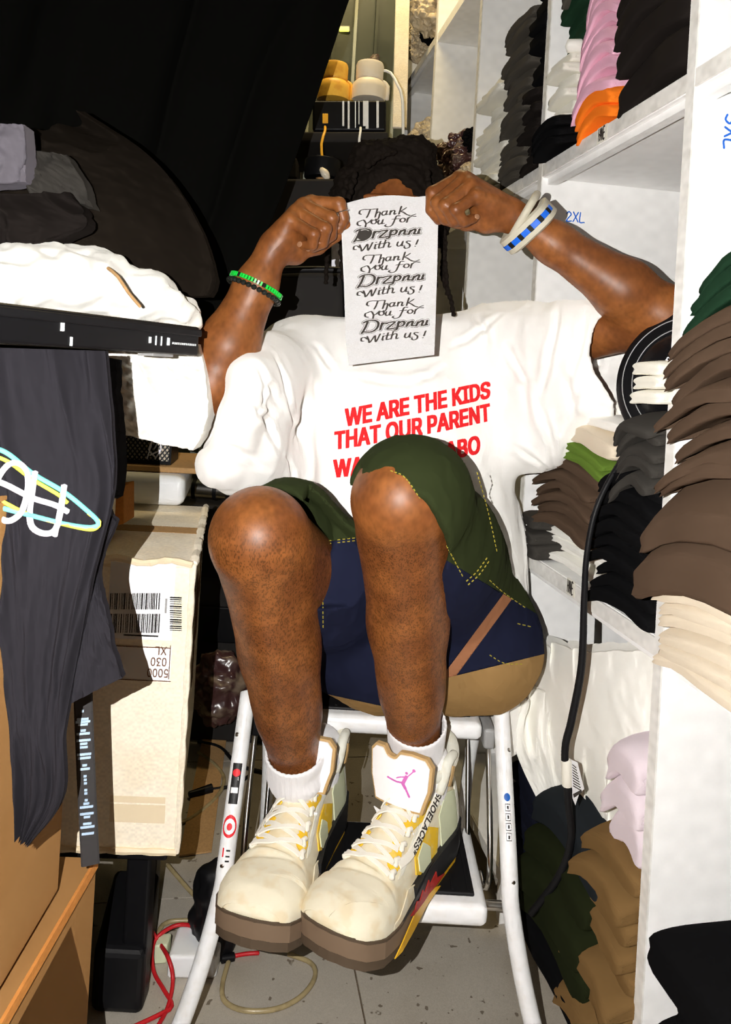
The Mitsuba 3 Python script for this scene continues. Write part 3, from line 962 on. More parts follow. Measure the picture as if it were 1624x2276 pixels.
sv, sn_ = np.asarray(shorts_mesh.vertices), np.asarray(shorts_mesh.vertex_normals)
stree = cKDTree(pix(sv))


def on_shorts(pts, key):
    q = resample(np.hstack([np.array(pts, float), np.zeros((len(pts), 1))]), 5)[:, :2]
    _, i = stree.query(q, k=10)
    dd = sv[i][:, :, 1]
    j = i[np.arange(len(q)), dd.argmin(1)]
    d = np.convolve(np.pad(sv[j][:, 1], 2, 'edge'), np.ones(5) / 5, 'valid') - .0012
    c = np.array([P(x, y, z) for (x, y), z in zip(q, d)])
    dashes = [tube(c[k:k + 2] if k + 2 <= len(c) else c[-2:], .0009, 5) for k in range(0, len(c) - 1, 2)]
    return put(key, cat(dashes), 'm_stitch', kind='stuff')


for pts in ([(868, 1046), (900, 1062), (940, 1120), (985, 1200), (1030, 1285)], [(1036, 1292), (1060, 1270), (1082, 1240)], [(1040, 1300), (1064, 1278), (1086, 1248)], [(1088, 1290), (1120, 1318), (1166, 1350)],
            [(690, 1206), (750, 1200), (804, 1194)], [(690, 1212), (750, 1206), (804, 1200)], [(708, 1216), (716, 1300), (718, 1400)], [(822, 1060), (832, 1110), (846, 1160)], [(1060, 1050), (1085, 1140), (1105, 1230)],
            [(1150, 1386), (1184, 1394)], [(1088, 1456), (1120, 1474), (1160, 1476)]):
    on_shorts(pts, sh_t + '__stitching')

# ------------------------------------------------------------------ step stool
stool = thing('step_stool', 'folding white two-step stool with black treads on which the person sits', 'step stool')
SX = .048                                                   # its middle
YS, ZS, YT, ZT = 1.318, .468, 1.160, .262                    # front edge of the seat and of the lower tread


def tread(name, x0, x1, y0, y1, z, drop):
    w = x1 - x0
    body = to_man(rbox([w, y1 - y0, drop], .012)).translate(((x0 + x1) / 2, (y0 + y1) / 2, z - drop / 2))
    k = put(stool + '__' + name, from_man(body), 'm_white_paint', 40)
    mat = rbox([w - .038, y1 - y0 - .04, .008], .003)
    mat.apply_translation([(x0 + x1) / 2, (y0 + y1) / 2 + .004, z + .001])
    put(k + '__rubber_mat', mat, 'm_black_rubber', 40, label='black ribbed rubber mat')
    for i in range(14):
        x = x0 + .028 + (w - .056) * i / 13
        r = rbox([.004, y1 - y0 - .05, .004], .0015, 1)
        r.apply_translation([x, (y0 + y1) / 2 + .004, z + .005])
        put(k + '__rib', r, 'm_black_rubber')
    return k


tread('seat', SX - .195, SX + .190, YS, YS + .25, ZS, .032)
tread('lower_tread', SX - .19, SX + .186, YT, YT + .21, ZT, .034)
LZ = np.array([.01, .09, .17, .25, .275, .30, .34, .40, .46, .502])
LY = np.array([1.140, 1.152, 1.166, 1.183, 1.188, 1.198, 1.218, 1.253, 1.288, 1.312])
LX = np.array([.290, .262, .240, .224, .222, .221, .220, .219, .218, .217])


def LEGP(s, z):
    return [SX + s * float(np.interp(z, LZ, LX)), float(np.interp(z, LZ, LY)), z]


for s in (-1, 1):
    pts = [LEGP(s, z) for z in (.502, .46, .40, .34, .30, .275, .25, .17, .09, .010)]
    k = put(stool + '__front_leg', tube(pts, .0135, 14, .015), 'm_white_paint', True)
    foot = tube([LEGP(s, .024), [SX + s * .292, 1.139, .001]], .0165, 14)
    put(k + '__rubber_foot', foot, 'm_black_rubber', 40)
    pts = [[SX + s * .195, 1.40, .455], [SX + s * .190, 1.46, .30], [SX + s * .198, 1.54, .012]]
    k = put(stool + '__rear_leg', tube(pts, .0115, 12, .03), 'm_white_paint', True)
    put(k + '__rubber_foot', tube([[SX + s * .1975, 1.538, .02], [SX + s * .198, 1.541, .001]], .0145, 12), 'm_black_rubber', 40)
    br = [[SX + s * .202, 1.345, .452], [SX + s * .205, 1.335, .40], [SX + s * .203, 1.27, .30], [SX + s * .201, 1.25, .245], [SX + s * .196, 1.262, .225], [SX + s * .192, 1.285, .235]]
    put(stool + '__brace', tube(br, .0048, 10, .012), 'm_chrome', True)
    br = [[SX + s * .180, 1.44, .452], [SX + s * .180, 1.40, .36], [SX + s * .178, 1.345, .25]]
    put(stool + '__brace', tube(br, .0042, 10, .02), 'm_chrome', True)
    put(stool + '__bracket', frame_box([SX + s * .203 - .010, 1.325, .420], [.020, 0, 0], [0, .06, 0], [0, 0, .036], .006), 'm_grey_plastic' if s > 0 else 'm_black_plastic', 40)
    for y, z in ((1.281, .448), (1.192, .288)):
        b = trimesh.creation.icosphere(2, .0055)
        b.apply_translation([SX + s * .224, y - .008, z])
        put(stool + '__bolt', b, 'm_chrome', True)
put(stool + '__cross_bar', tube([[SX - .196, 1.505, .135], [SX + .196, 1.505, .135]], .009, 12), 'm_white_paint', True)
put(stool + '__cross_bar', tube([[SX - .222, 1.225, .222], [SX + .222, 1.225, .222]], .0075, 12), 'm_chrome', True)

# stickers on the front legs
def leg_sticker(s, z0, z1, mat, key, w=.0145, lift=.0006, round_=False, x=0.):
    zz = np.linspace(z0, z1, 14)
    c = np.array([LEGP(s, z) for z in zz])
    d = np.gradient(c, axis=0)
    d /= np.linalg.norm(d, axis=1, keepdims=True)
    nrm = np.array([0, -1, 0]) - d * -d[:, 1:2]
    nrm /= np.linalg.norm(nrm, axis=1, keepdims=True)
    sd = np.cross(d, nrm)
    sc = np.sqrt(np.clip(1 - np.linspace(-1, 1, len(zz))**2, .02, 1)) if round_ else np.ones(len(zz))
    aa = np.linspace(-w / .0135 / 2, w / .0135 / 2, 7)[None] * sc[:, None] + x
    r = .0135 + lift
    pts = c[:, None] + r * (np.cos(aa)[..., None] * nrm[:, None] + np.sin(aa)[..., None] * sd[:, None])
    return put(key, grid_mesh(pts), mat)


leg0, leg1 = stool + '__front_leg', stool + '__front_leg_001'
leg_sticker(-1, .408, .358, 'm_print_black', leg0 + '__danger_sticker')
leg_sticker(-1, .401, .391, 'm_red_sign', leg0 + '__danger_oval', .012, .0012, True)
leg_sticker(-1, .378, .371, 'm_white_plastic', leg0 + '__hazard_strip', .011, .0012)
leg_sticker(-1, .345, .318, 'm_red_sign', leg0 + '__warning_ring', .022, .0008, True)
leg_sticker(-1, .341, .322, 'm_white_plastic', leg0 + '__warning_disc', .017, .0013, True)
leg_sticker(-1, .336, .327, 'm_red_sign', leg0 + '__warning_arrow', .0075, .0018, True)
for k in range(3):
    leg_sticker(-1, .304 - k * .006, .302 - k * .006, 'm_print_black', leg0 + '__small_print', .006, .0008, x=-.2)
leg_sticker(-1, .306, .296, 'm_red_sign', leg0 + '__lightning_mark', .002, .0008, x=.35)
leg_sticker(1, .390, .380, 'm_print_blue', leg1 + '__information_disc', .0095, .0008, True)
for k in range(4):
    leg_sticker(1, .377 - k * .0115, .368 - k * .0115, 'm_print_black', leg1 + '__pictogram_frame', .0078, .0008)
    leg_sticker(1, .3762 - k * .0115, .3688 - k * .0115, 'm_white_plastic', leg1 + '__pictogram_field', .0068, .0012)
    leg_sticker(1, .3745 - k * .0115, .3705 - k * .0115, 'm_print_black', leg1 + '__pictogram', .0024, .0016)
for word, z, hh, mt, x0 in (('ER', .3935, .0048, 'm_white_plastic', -.0035),):
    tm = meshkit.text_mesh(word, hh, .0003, bold=True)
    o = np.array(LEGP(-1, z)) + [x0, -.0155, .0]
    put(leg0 + '__danger_lettering', place(tm, o, [1, 0, 0], [0, .5, .87], None), mt)

# ------------------------------------------------------------------ socks and shoes
matte('m_sock', (.80, .80, .82), .95, .05)
matte('m_shoe', (.70, .65, .50), .7, .25, blot=.55, bscale=55, c2=(.62, .50, .30))
matte('m_shoe_pale', (.72, .72, .64), .8, .2, blot=.5, bscale=70, c2=(.66, .60, .46))
matte('m_lace', (.80, .77, .68), .85, .1)
matte('m_shoe_yellow', (.78, .50, .03), .5, .3, blot=.5, bscale=90, c2=(.72, .58, .22))
matte('m_gum', (.17, .115, .075), .6, .3)
matte('m_gum_dark', (.08, .055, .035), .6, .3)
matte('m_midsole', (.012, .012, .013), .5, .35)
matte('m_flame', (.36, .02, .015), .5, .3)
matte('m_sole_yellow', (.72, .40, .02), .35, .4)
matte('m_tongue', (.93, .93, .94), .5, .2)  # bright white put in for the flash returned by the reflective tongue
matte('m_tongue_trim', (.50, .33, .15), .8, .2)
matte('m_emblem', (.62, .16, .50), .5, .2)
matte('m_mesh_green', (.62, .66, .46), .5, .3)
SL = .312
XS = np.array([0, .012, .04, .09, .14, .19, .235, .27, .295, .308, .312])
WL = np.array([.016, .030, .0375, .0385, .040, .046, .0515, .0500, .040, .024, .004])   # half widths, outer side
WM = np.array([.016, .028, .0340, .0330, .034, .041, .0475, .0480, .040, .024, .004])


def shoe(tip, yaw, lat, name, label, ank, sock_top, trailing):
    """tip: toe on the tread, lat: +1 when the outer side is to the right of the toe as the camera sees it"""
    ex = np.array([-math.sin(yaw), -math.cos(yaw), 0.])
    ey = np.array([math.cos(yaw), -math.sin(yaw), 0.])         # towards the right of the picture
    ex, ey, ez_ = ex * 1.16, ey * 1.26, E_Z * 1.18             # a large foot
    o = np.asarray(tip, float) - ex * SL
    W = lambda q: o + q[..., :1] * ex + q[..., 1:2] * ey + q[..., 2:3] * ez_
    L = lambda x, y, z: o + x * ex + y * ey + z * ez_
    wr = WL if lat > 0 else WM
    wl = WM if lat > 0 else WL
    half = lambda x, s: np.interp(x, XS, wr if s > 0 else wl)
    key = lambda n: person + '__' + name + '__' + n
    t = thing(person + '__' + name, label, None)
    xs = np.unique(np.concatenate([np.linspace(0, SL, 60), XS]))

    def outline(grow=0., x0=0., x1=SL):
        x = xs[(xs >= x0) & (xs <= x1)]
        return Polygon([(a, half(a, 1) + grow) for a in x] + [(a, -half(a, -1) - grow) for a in x[::-1]]).buffer(0)

    def slab(poly, z0, z1, mat, nm, bend=True, smooth=30):
        m = extrude(poly.simplify(.0004), z1 - z0)
        m = fine(m, .02)
        v = np.array(m.vertices)
        v[:, 2] += z0
        if bend:
            v[:, 2] += .016 * np.clip((v[:, 0] - .24) / .07, 0, 1)**2           # toe spring
        return put(key(nm), fixed(trimesh.Trimesh(W(v), m.faces, process=False)), mat, smooth)
    front = Polygon([(.168, -.1), (.20, .0), (.168, .1), (.4, .1), (.4, -.1)])
    slab(outline(.002).intersection(front), 0, .011, 'm_gum_dark', 'outsole_toe')
    slab(outline(.0035).intersection(front), .0112, .031, 'm_gum', 'midsole_toe')
    slab(outline(.0040).intersection(front), .0305, .0335, 'm_gum_dark', 'welt')
    slab(outline(.002).difference(front), 0, .010, 'm_sole_yellow', 'outsole_heel')
    slab(outline(.0045).difference(front), .0100, .046, 'm_midsole', 'midsole_heel')

    # side plates: yellow clear rubber below, red flames above, along the outer side
    def side(poly, lift, mat, nm, s):
        m = fine(extrude(poly, .0012), .008)
        v = np.array(m.vertices)
        x, z, th = v[:, 0], v[:, 1], v[:, 2]
        y = (np.interp(x, xs, half(xs, s)) + lift + th) * s
        q = np.stack([x, y, z + .016 * np.clip((x - .24) / .07, 0, 1)**2], 1)
        return put(key(nm), fixed(trimesh.Trimesh(W(q), m.faces, process=False)), mat)
    s = 1 if lat > 0 else -1
    side(Polygon([(.10, .001), (.20, .001), (.252, .004), (.235, .014), (.19, .022), (.16, .015), (.12, .010)]), .0052, 'm_sole_yellow', 'clear_rubber_side', s)
    side(Polygon([(.09, .012), (.12, .012), (.16, .016), (.20, .0235), (.212, .030), (.195, .028), (.190, .034), (.178, .028), (.168, .035), (.160, .027), (.145, .034), (.138, .025), (.12, .031), (.115, .020)]),
         .0058, 'm_flame', 'flame', s)
    side(Polygon([(.05, .014), (.13, .022), (.19, .034), (.236, .0385), (.19, .0400), (.12, .046), (.05, .046)]), .0048, 'm_midsole', 'midsole_side', s)

    # upper: a loft of arches from the heel to the toe
    hx = np.array([0, .02, .05, .09, .13, .16, .19, .215, .24, .265, .285, .300, .308])
    hz = np.array([.118, .134, .140, .134, .122, .107, .092, .079, .0735, .070, .062, .048, .034])
    px_ = np.array([2.2, 2.2, 2.3, 2.4, 2.4, 2.3, 2.3, 2.5, 2.7, 2.7, 2.5, 2.3, 2.])

    def arch(x, a):
        """point on the upper: x along the shoe, a from 0 (right) over the top to pi (left)"""
        h, e = np.interp(x, hx, hz), np.interp(x, hx, px_)
        c, sn = np.cos(a), np.sin(a)
        w = np.where(c > 0, np.interp(x, XS, wr), np.interp(x, XS, wl))
        w = w * np.interp(x, [0, .3, .31], [1, 1, .9]) * .99
        base = .030 + .016 * np.clip((x - .24) / .07, 0, 1)**2
        k = (np.abs(c)**e + np.abs(sn)**e)**(-1 / e)
        y = w * c * k
        zz = sn * k
        nar = 1 - np.interp(x, [0, .05, .12, .2, .24], [.20, .22, .32, .20, 0.0]) * np.clip(zz, 0, 1)**1.2
        z = base + (h - .03) * zz
        # creases over the ball of the foot
        cr = -.0016 * np.exp(-((x - .222 - .01 * c) / .0035)**2) - .0014 * np.exp(-((x - .234 + .008 * c) / .003)**2) + .0016 * np.exp(-((x - .228) / .003)**2)
        z = z + cr * np.clip(sn, 0, 1) * 1.6
        return np.stack([x + 0 * y, y * nar, z], -1)
    gx = np.concatenate([np.linspace(.002, .19, 30), np.linspace(.196, .25, 26), np.linspace(.255, .308, 16)])
    ga = np.linspace(0, np.pi, 41)
    X, A = np.meshgrid(gx, ga, indexing='ij')
    g = arch(X, A)
    m = grid_mesh(g)
    n = len(m.vertices)
    caps = []
    for r in (0, len(gx) - 1):
        c = len(m.vertices) + len(caps)
        caps.append(g[r].mean(0) * [1, 1, .9])
    v = np.vstack([m.vertices, caps])
    i = np.arange(40)
    e = (len(gx) - 1) * 41
    f = np.vstack([m.faces, np.stack([np.full(40, n), i + 1, i], -1), np.stack([np.full(40, n + 1), e + i, e + i + 1], -1)])
    up = fixed(trimesh.Trimesh(W(v), f, process=False))
    put(key('upper'), up, 'm_shoe', True)

    def patch(poly, lift, mat, nm, thick=.0016, **kw):
        """a panel sewn on: polygon in (x along, angle across)"""
        m = fine(extrude(poly, 1.0), .012) if poly.area > 0 else None
        v = np.array(m.vertices)
        p0 = arch(v[:, 0], v[:, 1] / .06)
        d = .002
        nx = np.cross(arch(v[:, 0] + d, v[:, 1] / .06) - p0, arch(v[:, 0], v[:, 1] / .06 + d / .06) - p0)
        nx /= np.linalg.norm(nx, axis=1, keepdims=True) + 1e-12
        nx *= np.sign((nx[:, 1] * p0[:, 1] + nx[:, 2] * (p0[:, 2] - .04)))[:, None]
        q = p0 + nx * (lift + thick * v[:, 2:3])
        return put(key(nm), fixed(trimesh.Trimesh(W(q), m.faces, process=False)), mat, 30, **kw)
    AN = lambda x, a: (x, a * .06)                        # angle scaled so that the sheet is evenly meshed
    mir = (lambda a: a) if lat > 0 else (lambda a: np.pi - a)
    Pg = lambda pts: Polygon([AN(x, mir(a)) for x, a in pts]).buffer(0)
    # toe cap seam, mudguard, lace wings, mesh window, collar panel
    patch(Pg([(.246, .05), (.250, .6), (.253, 1.2), (.253, 1.94), (.250, 2.5), (.246, 3.09), (.300, 3.09), (.303, 1.57), (.300, .05)]), .0008, 'm_shoe', 'toe_cap')
    for side_ in (0, 1):
        fl = (lambda a: a) if side_ == 0 else (lambda a: np.pi - a)
        Q = lambda pts: Polygon([AN(x, mir(fl(a))) for x, a in pts]).buffer(0)
        patch(Q([(.10, .78), (.125, 1.02), (.135, .98), (.142, 1.10), (.155, 1.02), (.162, 1.14), (.172, 1.06), (.160, .84), (.13, .70)]), .0012, 'm_shoe_yellow', 'lace_wing')
        patch(Q([(.178, .92), (.186, 1.16), (.196, 1.06), (.203, 1.16), (.212, 1.05), (.216, .84), (.198, .74)]), .0012, 'm_shoe_yellow', 'lace_wing')
        patch(Q([(.06, .62), (.12, .62), (.20, .62), (.212, .70), (.12, .74), (.06, .80)]), .0010, 'm_shoe_pale', 'eyestay')
        patch(Q([(.105, .16), (.150, .12), (.172, .30), (.165, .52), (.12, .56), (.095, .40)]), .0010, 'm_shoe_yellow', 'mesh_window')
        patch(Q([(.128, .14), (.150, .14), (.163, .28), (.160, .46), (.140, .50), (.125, .34)]), .0024, 'm_mesh_green', 'oval_badge')
        patch(Q([(.03, .10), (.09, .12), (.088, .50), (.06, .66), (.03, .60)]), .0011, 'm_mesh_green', 'collar_panel')
        patch(Q([(.004, .15), (.028, .12), (.028, 1.1), (.010, 1.2)]), .0012, 'm_shoe_pale', 'heel_panel')
        patch(Q([(.155, .03), (.25, .03), (.250, .20), (.20, .34), (.175, .20)]), .0012, 'm_shoe', 'mudguard')
    # padded collar
    aa = np.linspace(0, 2 * np.pi, 40)
    col = np.stack([.058 + .048 * np.cos(aa), .0285 * np.sin(aa), .140 + .010 * np.cos(aa) * -1 + .004 * np.cos(2 * aa)], 1)
    put(key('collar'), tube(W(col), .0115, 12), 'm_shoe_pale', True)
    for q in (-1, 1):                                      # heel side pillars of the collar with the tan pull loop
        c = W(np.array([[.085, q * .030, .112], [.080, q * .033, .130], [.070, q * .034, .150], [.05, q * .033, .152]]))
        put(key('collar_loop'), tube(c, (.007, .008, .008, .007), 10, .006), 'm_shoe_pale', True)
        c = W(np.array([[.078, q * .040, .122], [.074, q * .0415, .136], [.070, q * .041, .146]]))
        put(key('tan_lining'), ribbon(resample(c, .003), .011, W(np.array([[0, q, 0.]]))[0] - o, .001), 'm_tongue_trim')

    # laces: crossing flat bands over the throat
    def throat(x, a, up_=.004):
        p0 = arch(np.asarray(x), np.asarray(a))
        nx = np.stack([0 * p0[:, 0] + .35, .9 * np.cos(np.asarray(a)), np.sin(np.asarray(a))], 1)
        return p0 + nx / np.linalg.norm(nx, axis=1, keepdims=True) * np.reshape(up_, (-1, 1))
    for k, x in enumerate((.118, .138, .158, .178, .198, .214)):
        for q in (-1, 1):
            a = np.linspace(.95, 2.19, 16)
            xx = x + q * .0075 * (a - 1.57) / .62 + .004 * np.sin((a - .95) * 2.5)
            tt = np.sin((a - .95) / 1.24 * np.pi)
            c = throat(xx, a, .0035 + .0030 * tt + (.0022 if q > 0 else 0))
            nrm = np.stack([0 * a + .3, np.cos(a), np.sin(a)], 1)
            put(key('lace'), ribbon(W(c), .0072, W(nrm) - o, .0016), 'm_lace', 40)
        for q in (.90, 2.24):
            c = throat([x - .004, x + .001, x + .007], [q - .06 * np.sign(q - 1.57) * -1, q, q + .04 * np.sign(q - 1.57)], .003)
            put(key('eyelet'), tube(W(c), .0042, 8), 'm_lace', True)
    # lace tied off at the outer side, with the word on it
    lx = np.array([.062, .09, .12, .15, .178, .20])
    la = mir(np.array([.80, .70, .63, .60, .66, .80]))
    cs = resample(throat(lx, la, .0042), .003)
    av = np.interp(cs[:, 0], lx, la)
    nr = np.stack([0 * av + .05, np.cos(av), np.sin(av)], 1)
    put(key('side_lace'), ribbon(W(cs), .0125, W(nr) - o, .0014), 'm_lace', 40)
    tm = meshkit.text_mesh('\u201dSHOELACES\u201d', .0072, .0003, bold=True)
    tv = np.array(tm.vertices)
    wd = tv[:, 0].max()
    sl = np.concatenate([[0], np.cumsum(np.linalg.norm(np.diff(cs, axis=0), axis=1))])
    d0 = .010
    # reads from the toe towards the ankle, upside down for the camera
    ss = d0 + (wd - tv[:, 0]) * .105 / wd if lat < 0 else d0 + tv[:, 0] * .105 / wd
    base = np.stack([np.interp(ss, sl, cs[:, j]) for j in range(3)], 1)
    nn = np.stack([np.interp(ss, sl, nr[:, j]) for j in range(3)], 1)
    nn /= np.linalg.norm(nn, axis=1, keepdims=True)
    tg = np.gradient(cs, axis=0)
    tg = np.stack([np.interp(ss, sl, tg[:, j]) for j in range(3)], 1)
    sd = np.cross(nn, tg)
    sd /= np.linalg.norm(sd, axis=1, keepdims=True)
    sgn = 1 if lat > 0 else -1
    q = base + sd * ((tv[:, 1:2] - .0036) * sgn) + nn * (.0017 + tv[:, 2:3])
    put(key('side_lace') + '__lettering', fixed(trimesh.Trimesh(W(q), tm.faces, process=False)), 'm_ink')

    # tongue: a thick padded tab standing up in front of the ankle
    tw = .041
    tong = Polygon([(-tw * .80, 0), (-tw, .030), (-tw * 1.04, .066), (-tw * .86, .076), (-tw * .52, .078), (-tw * .36, .068), (-tw * .14, .067), (tw * .02, .077), (tw * .4, .079), (tw * .86, .076), (tw * 1.04, .064), (tw, .030), (tw * .80, 0)])
    tong = tong.buffer(.004, quad_segs=4).buffer(-.004)

    def tongue_map(v, back=0.):
        x, z, th = v[:, 0], v[:, 1], v[:, 2]
        cur = 4.5 * x**2
        q = np.stack([.148 + .02 * z - cur + th - back, x, .112 + z * .93 - .25 * np.clip(.01 - z, 0, 1)], 1)
        return W(q)
    for poly, t0, t1, mt, nm in ((tong, -.0075, 0., 'm_tongue_trim', 'tongue'), (tong.buffer(-.0032), .0001, .0022, 'm_tongue', 'tongue__white_face')):
        m = fine(extrude(poly, t1 - t0), .006)
        v = np.array(m.vertices)
        v[:, 2] += t0
        put(key(nm), fixed(trimesh.Trimesh(tongue_map(v), m.faces, process=False)), mt, 30)
    # leaping figure with a ball
    fig = unary_union([LineString([(0, 0), (.004, .010)]).buffer(.0021), Point(.0042, .0150).buffer(.0017), LineString([(.0055, .0105), (.012, .0195)]).buffer(.0007), Point(.0128, .0208).buffer(.0019),
                       LineString([(.002, .0095), (-.004, .0072), (-.008, .0048)]).buffer(.0007), LineString([(-.001, .001), (-.008, -.0004), (-.020, .0012)]).buffer(.0010),
                       LineString([(.001, 0), (.004, -.006), (.0085, -.0150)]).buffer(.0012), LineString([(0, 0), (.0032, -.005)]).buffer(.0019)])
    fig = affinity.translate(affinity.scale(fig, 1.05, 1.05, origin=(0, 0)), .008 if lat > 0 else -.026, .036)
    m = fine(extrude(fig, .0005), .004)
    v = np.array(m.vertices)
    v[:, 2] += .0024
    put(key('tongue') + '__emblem', fixed(trimesh.Trimesh(tongue_map(v), m.faces, process=False)), 'm_emblem')
    for x0, x1, zz in ((-.030, -.006, -.010), (.004, .026, -.020)):
        pl = Polygon([(x0, zz + .004), (x0 + .006, zz - .001), (x1, zz - .003), (x1 + .001, zz + .002)])
        m = fine(extrude(pl, .002), .006)
        put(key('tongue') + '__white_face_strip', fixed(trimesh.Trimesh(tongue_map(np.array(m.vertices) + [0, 0, .006]), m.faces, process=False)), 'm_tongue')

    # sock: ribbed tube from inside the shoe to its top
    base = L(.070, 0, .085)
    c = resample(np.array([base, L(.068, 0, .13), ank + (sock_top - ank) * .5, sock_top]), .004)
    a = np.linspace(0, 2 * np.pi, 96, endpoint=False)
    tt, n1, n2 = frames(c)
    u = np.linspace(0, 1, len(c))
    rad = np.interp(u, [0, .4, 1], [.036, .043, .048])
    slouch = trailing * .0032 * np.sin(u * 34) * np.clip(np.sin(u * 3.1), 0, 1)
    rr = rad[:, None] + slouch[:, None] * (1 + .6 * np.sin(a * 2 + 1)[None]) + .0007 * np.cos(a * 34)[None]
    ring = c[:, None] + rr[..., None] * (np.cos(a)[None, :, None] * n1[:, None] + np.sin(a)[None, :, None] * n2[:, None])
    inner = c[-1] + (ring[-1] - c[-1]) * .90
    ring = np.concatenate([ring, (ring[-1:] * .5 + inner[None] * .5) + tt[-1] * .0025, inner[None], inner[None] - tt[-1] * .012])
    ms = grid_mesh(ring, closed_v=True)
    k = put(person + '__sock', fixed(ms), 'm_sock', True, label='ribbed white crew sock')


soc_l, soc_r = KNE_L + (ANK_L - KNE_L) * .78, KNE_R + (ANK_R - KNE_R) * .84
shoe([-.012, 1.012, ZT + .006], math.radians(31), 1, 'sneaker', 'cream high-top sneaker with black, red and yellow sole, at the right of the pair', ANK_L, P(926, 1608, 1.225), 0.)
shoe([-.116, 1.022, ZT + .006], math.radians(15), -1, 'sneaker', 'cream high-top sneaker, at the left of the pair, half behind the other one', ANK_R, P(656, 1668, 1.21), 1.)

# ------------------------------------------------------------------ the printed strip of paper
def paper_px(u, v):
    """pixel of a place on the sheet, u across, v down"""
    L = np.stack([np.interp(v, [0, .15, .5, .85, 1], [764, 758, 764, 768, 775]), np.interp(v, [0, 1], [453, 812])], -1)
    R = np.stack([np.interp(v, [0, .1, .5, 1], [962, 974, 971, 965]), np.interp(v, [0, 1], [434, 789])], -1)
    q = L * (1 - u[..., None]) + R * u[..., None]
    q[..., 1] -= 10 * np.sin(np.pi * np.clip(u * 1.25, 0, 1)) * (1 - v)**2
    return q


def paper_d(u, v):
    return 1.219 + .010 * np.sin(np.pi * u) * (1 - v * .6) + .020 * v**2 - .004 * np.sin(v * 5 + u * 2)


uu, vv = np.meshgrid(np.linspace(0, 1, 31), np.linspace(0, 1, 41))
pq, pd = paper_px(uu, vv), paper_d(uu, vv)
PG = np.array([[P(pq[i, j, 0], pq[i, j, 1], pd[i, j]) for j in range(31)] for i in range(41)])
fr, bk = grid_mesh(PG), grid_mesh(PG + [0, .0004, 0])
sheet = cat([trimesh.Trimesh(fr.vertices, fr.faces[:, ::-1], process=False), bk])
paper = put('paper_strip', sheet, 'm_paper', True, label='white printed paper strip held up in front of the face, reading Thank You', cat='paper')
from scipy.interpolate import LinearNDInterpolator
PD = LinearNDInterpolator(pq.reshape(-1, 2), pd.ravel(), fill_value=1.225)


def on_paper(poly, key, mat='m_ink', lift=.0006):
    """poly in the 4.377x enlargement of the strip whose corner is at 740, 300"""
    m = fine(extrude(poly, 1.0), 24)
    v = np.array(m.vertices)
    px, py = 740 + v[:, 0] / 4.377, 300 + v[:, 1] / 4.377
    d = PD(px, py) - lift - .0002 * v[:, 2]
    q = np.array([P(a, b, c) for a, b, c in zip(px, py, d)])
    return put(key, fixed(trimesh.Trimesh(q, m.faces, process=False)), mat)


def ell(cx, cy, rx, ry, t0=0.3):
    a = np.linspace(t0, t0 + 6.5, 22)
    return [(cx + rx * np.cos(x) + .25 * ry * np.sin(x) * -1, cy + ry * np.sin(x)) for x in a]


NIB = (18, 6.0, -10)
THANK = [[(272, 772), (256, 764), (262, 738), (300, 725), (360, 724), (430, 718)], [(362, 725), (345, 768), (326, 804)], [(432, 718), (420, 760), (408, 800)], [(412, 776), (436, 752), (456, 752), (452, 778), (440, 812), (424, 826), (416, 818)],
         [(524, 740), (490, 744), (474, 766), (490, 782), (516, 764), (526, 738), (514, 774), (534, 770)], [(560, 736), (552, 776)], [(556, 756), (582, 734), (600, 740), (592, 764), (598, 772), (612, 764)],
         [(664, 694), (652, 730), (640, 770)], [(712, 708), (668, 736), (652, 742), (684, 752), (716, 774), (758, 784), (800, 770)]]
YOU = [[(266, 884), (240, 876), (238, 850), (262, 838)], [(262, 838), (298, 828), (322, 864)], [(378, 822), (346, 852), (322, 864), (314, 894)], ell(396, 846, 25, 19),
       [(446, 828), (436, 854), (448, 868), (472, 854), (486, 824)], [(484, 828), (476, 862), (496, 860)], [(650, 786), (618, 788), (598, 830), (574, 876), (546, 892), (518, 892), (504, 880), (516, 872)], [(578, 820), (640, 814)],
       ell(676, 828, 25, 19), [(728, 806), (716, 850)], [(720, 828), (744, 800), (772, 790), (804, 792)]]
WITH = [[(222, 1116), (200, 1112), (204, 1086), (234, 1080), (258, 1096)], [(258, 1070), (272, 1106), (280, 1130), (312, 1090), (334, 1062), (336, 1096), (342, 1122), (366, 1082), (384, 1046)], [(414, 1064), (404, 1106), (416, 1104)], [(420, 1044), (421, 1046)],
        [(462, 1034), (444, 1096), (460, 1100), (472, 1094)], [(428, 1064), (488, 1054)], [(512, 1020), (488, 1096)], [(494, 1066), (524, 1044), (546, 1050), (538, 1086), (550, 1092), (560, 1084)],
        [(632, 1040), (622, 1070), (636, 1084), (662, 1068), (680, 1034)], [(678, 1038), (670, 1076), (692, 1076)], [(752, 1034), (722, 1032), (716, 1046), (744, 1064), (742, 1090), (712, 1104), (692, 1096), (694, 1084)], [(826, 1018), (808, 1064)], [(798, 1082), (799, 1083)]]
DRZ = [[(262, 930), (236, 990), (204, 1040)], [(224, 938), (262, 918), (330, 914), (366, 938), (352, 990), (296, 1026), (230, 1026)], [(404, 938), (384, 1004)], [(392, 966), (420, 940), (450, 944)], [(462, 936), (526, 930), (452, 996), (530, 988)],
       [(566, 924), (544, 1000), (520, 1006)], [(556, 946), (604, 922), (620, 940), (600, 966), (566, 972)], [(660, 930), (640, 972)], [(648, 950), (690, 920), (700, 932), (690, 964), (714, 964)], [(752, 928), (734, 968)], [(742, 948), (792, 914), (800, 930), (788, 962), (842, 956)], [(842, 914), (826, 958)]]
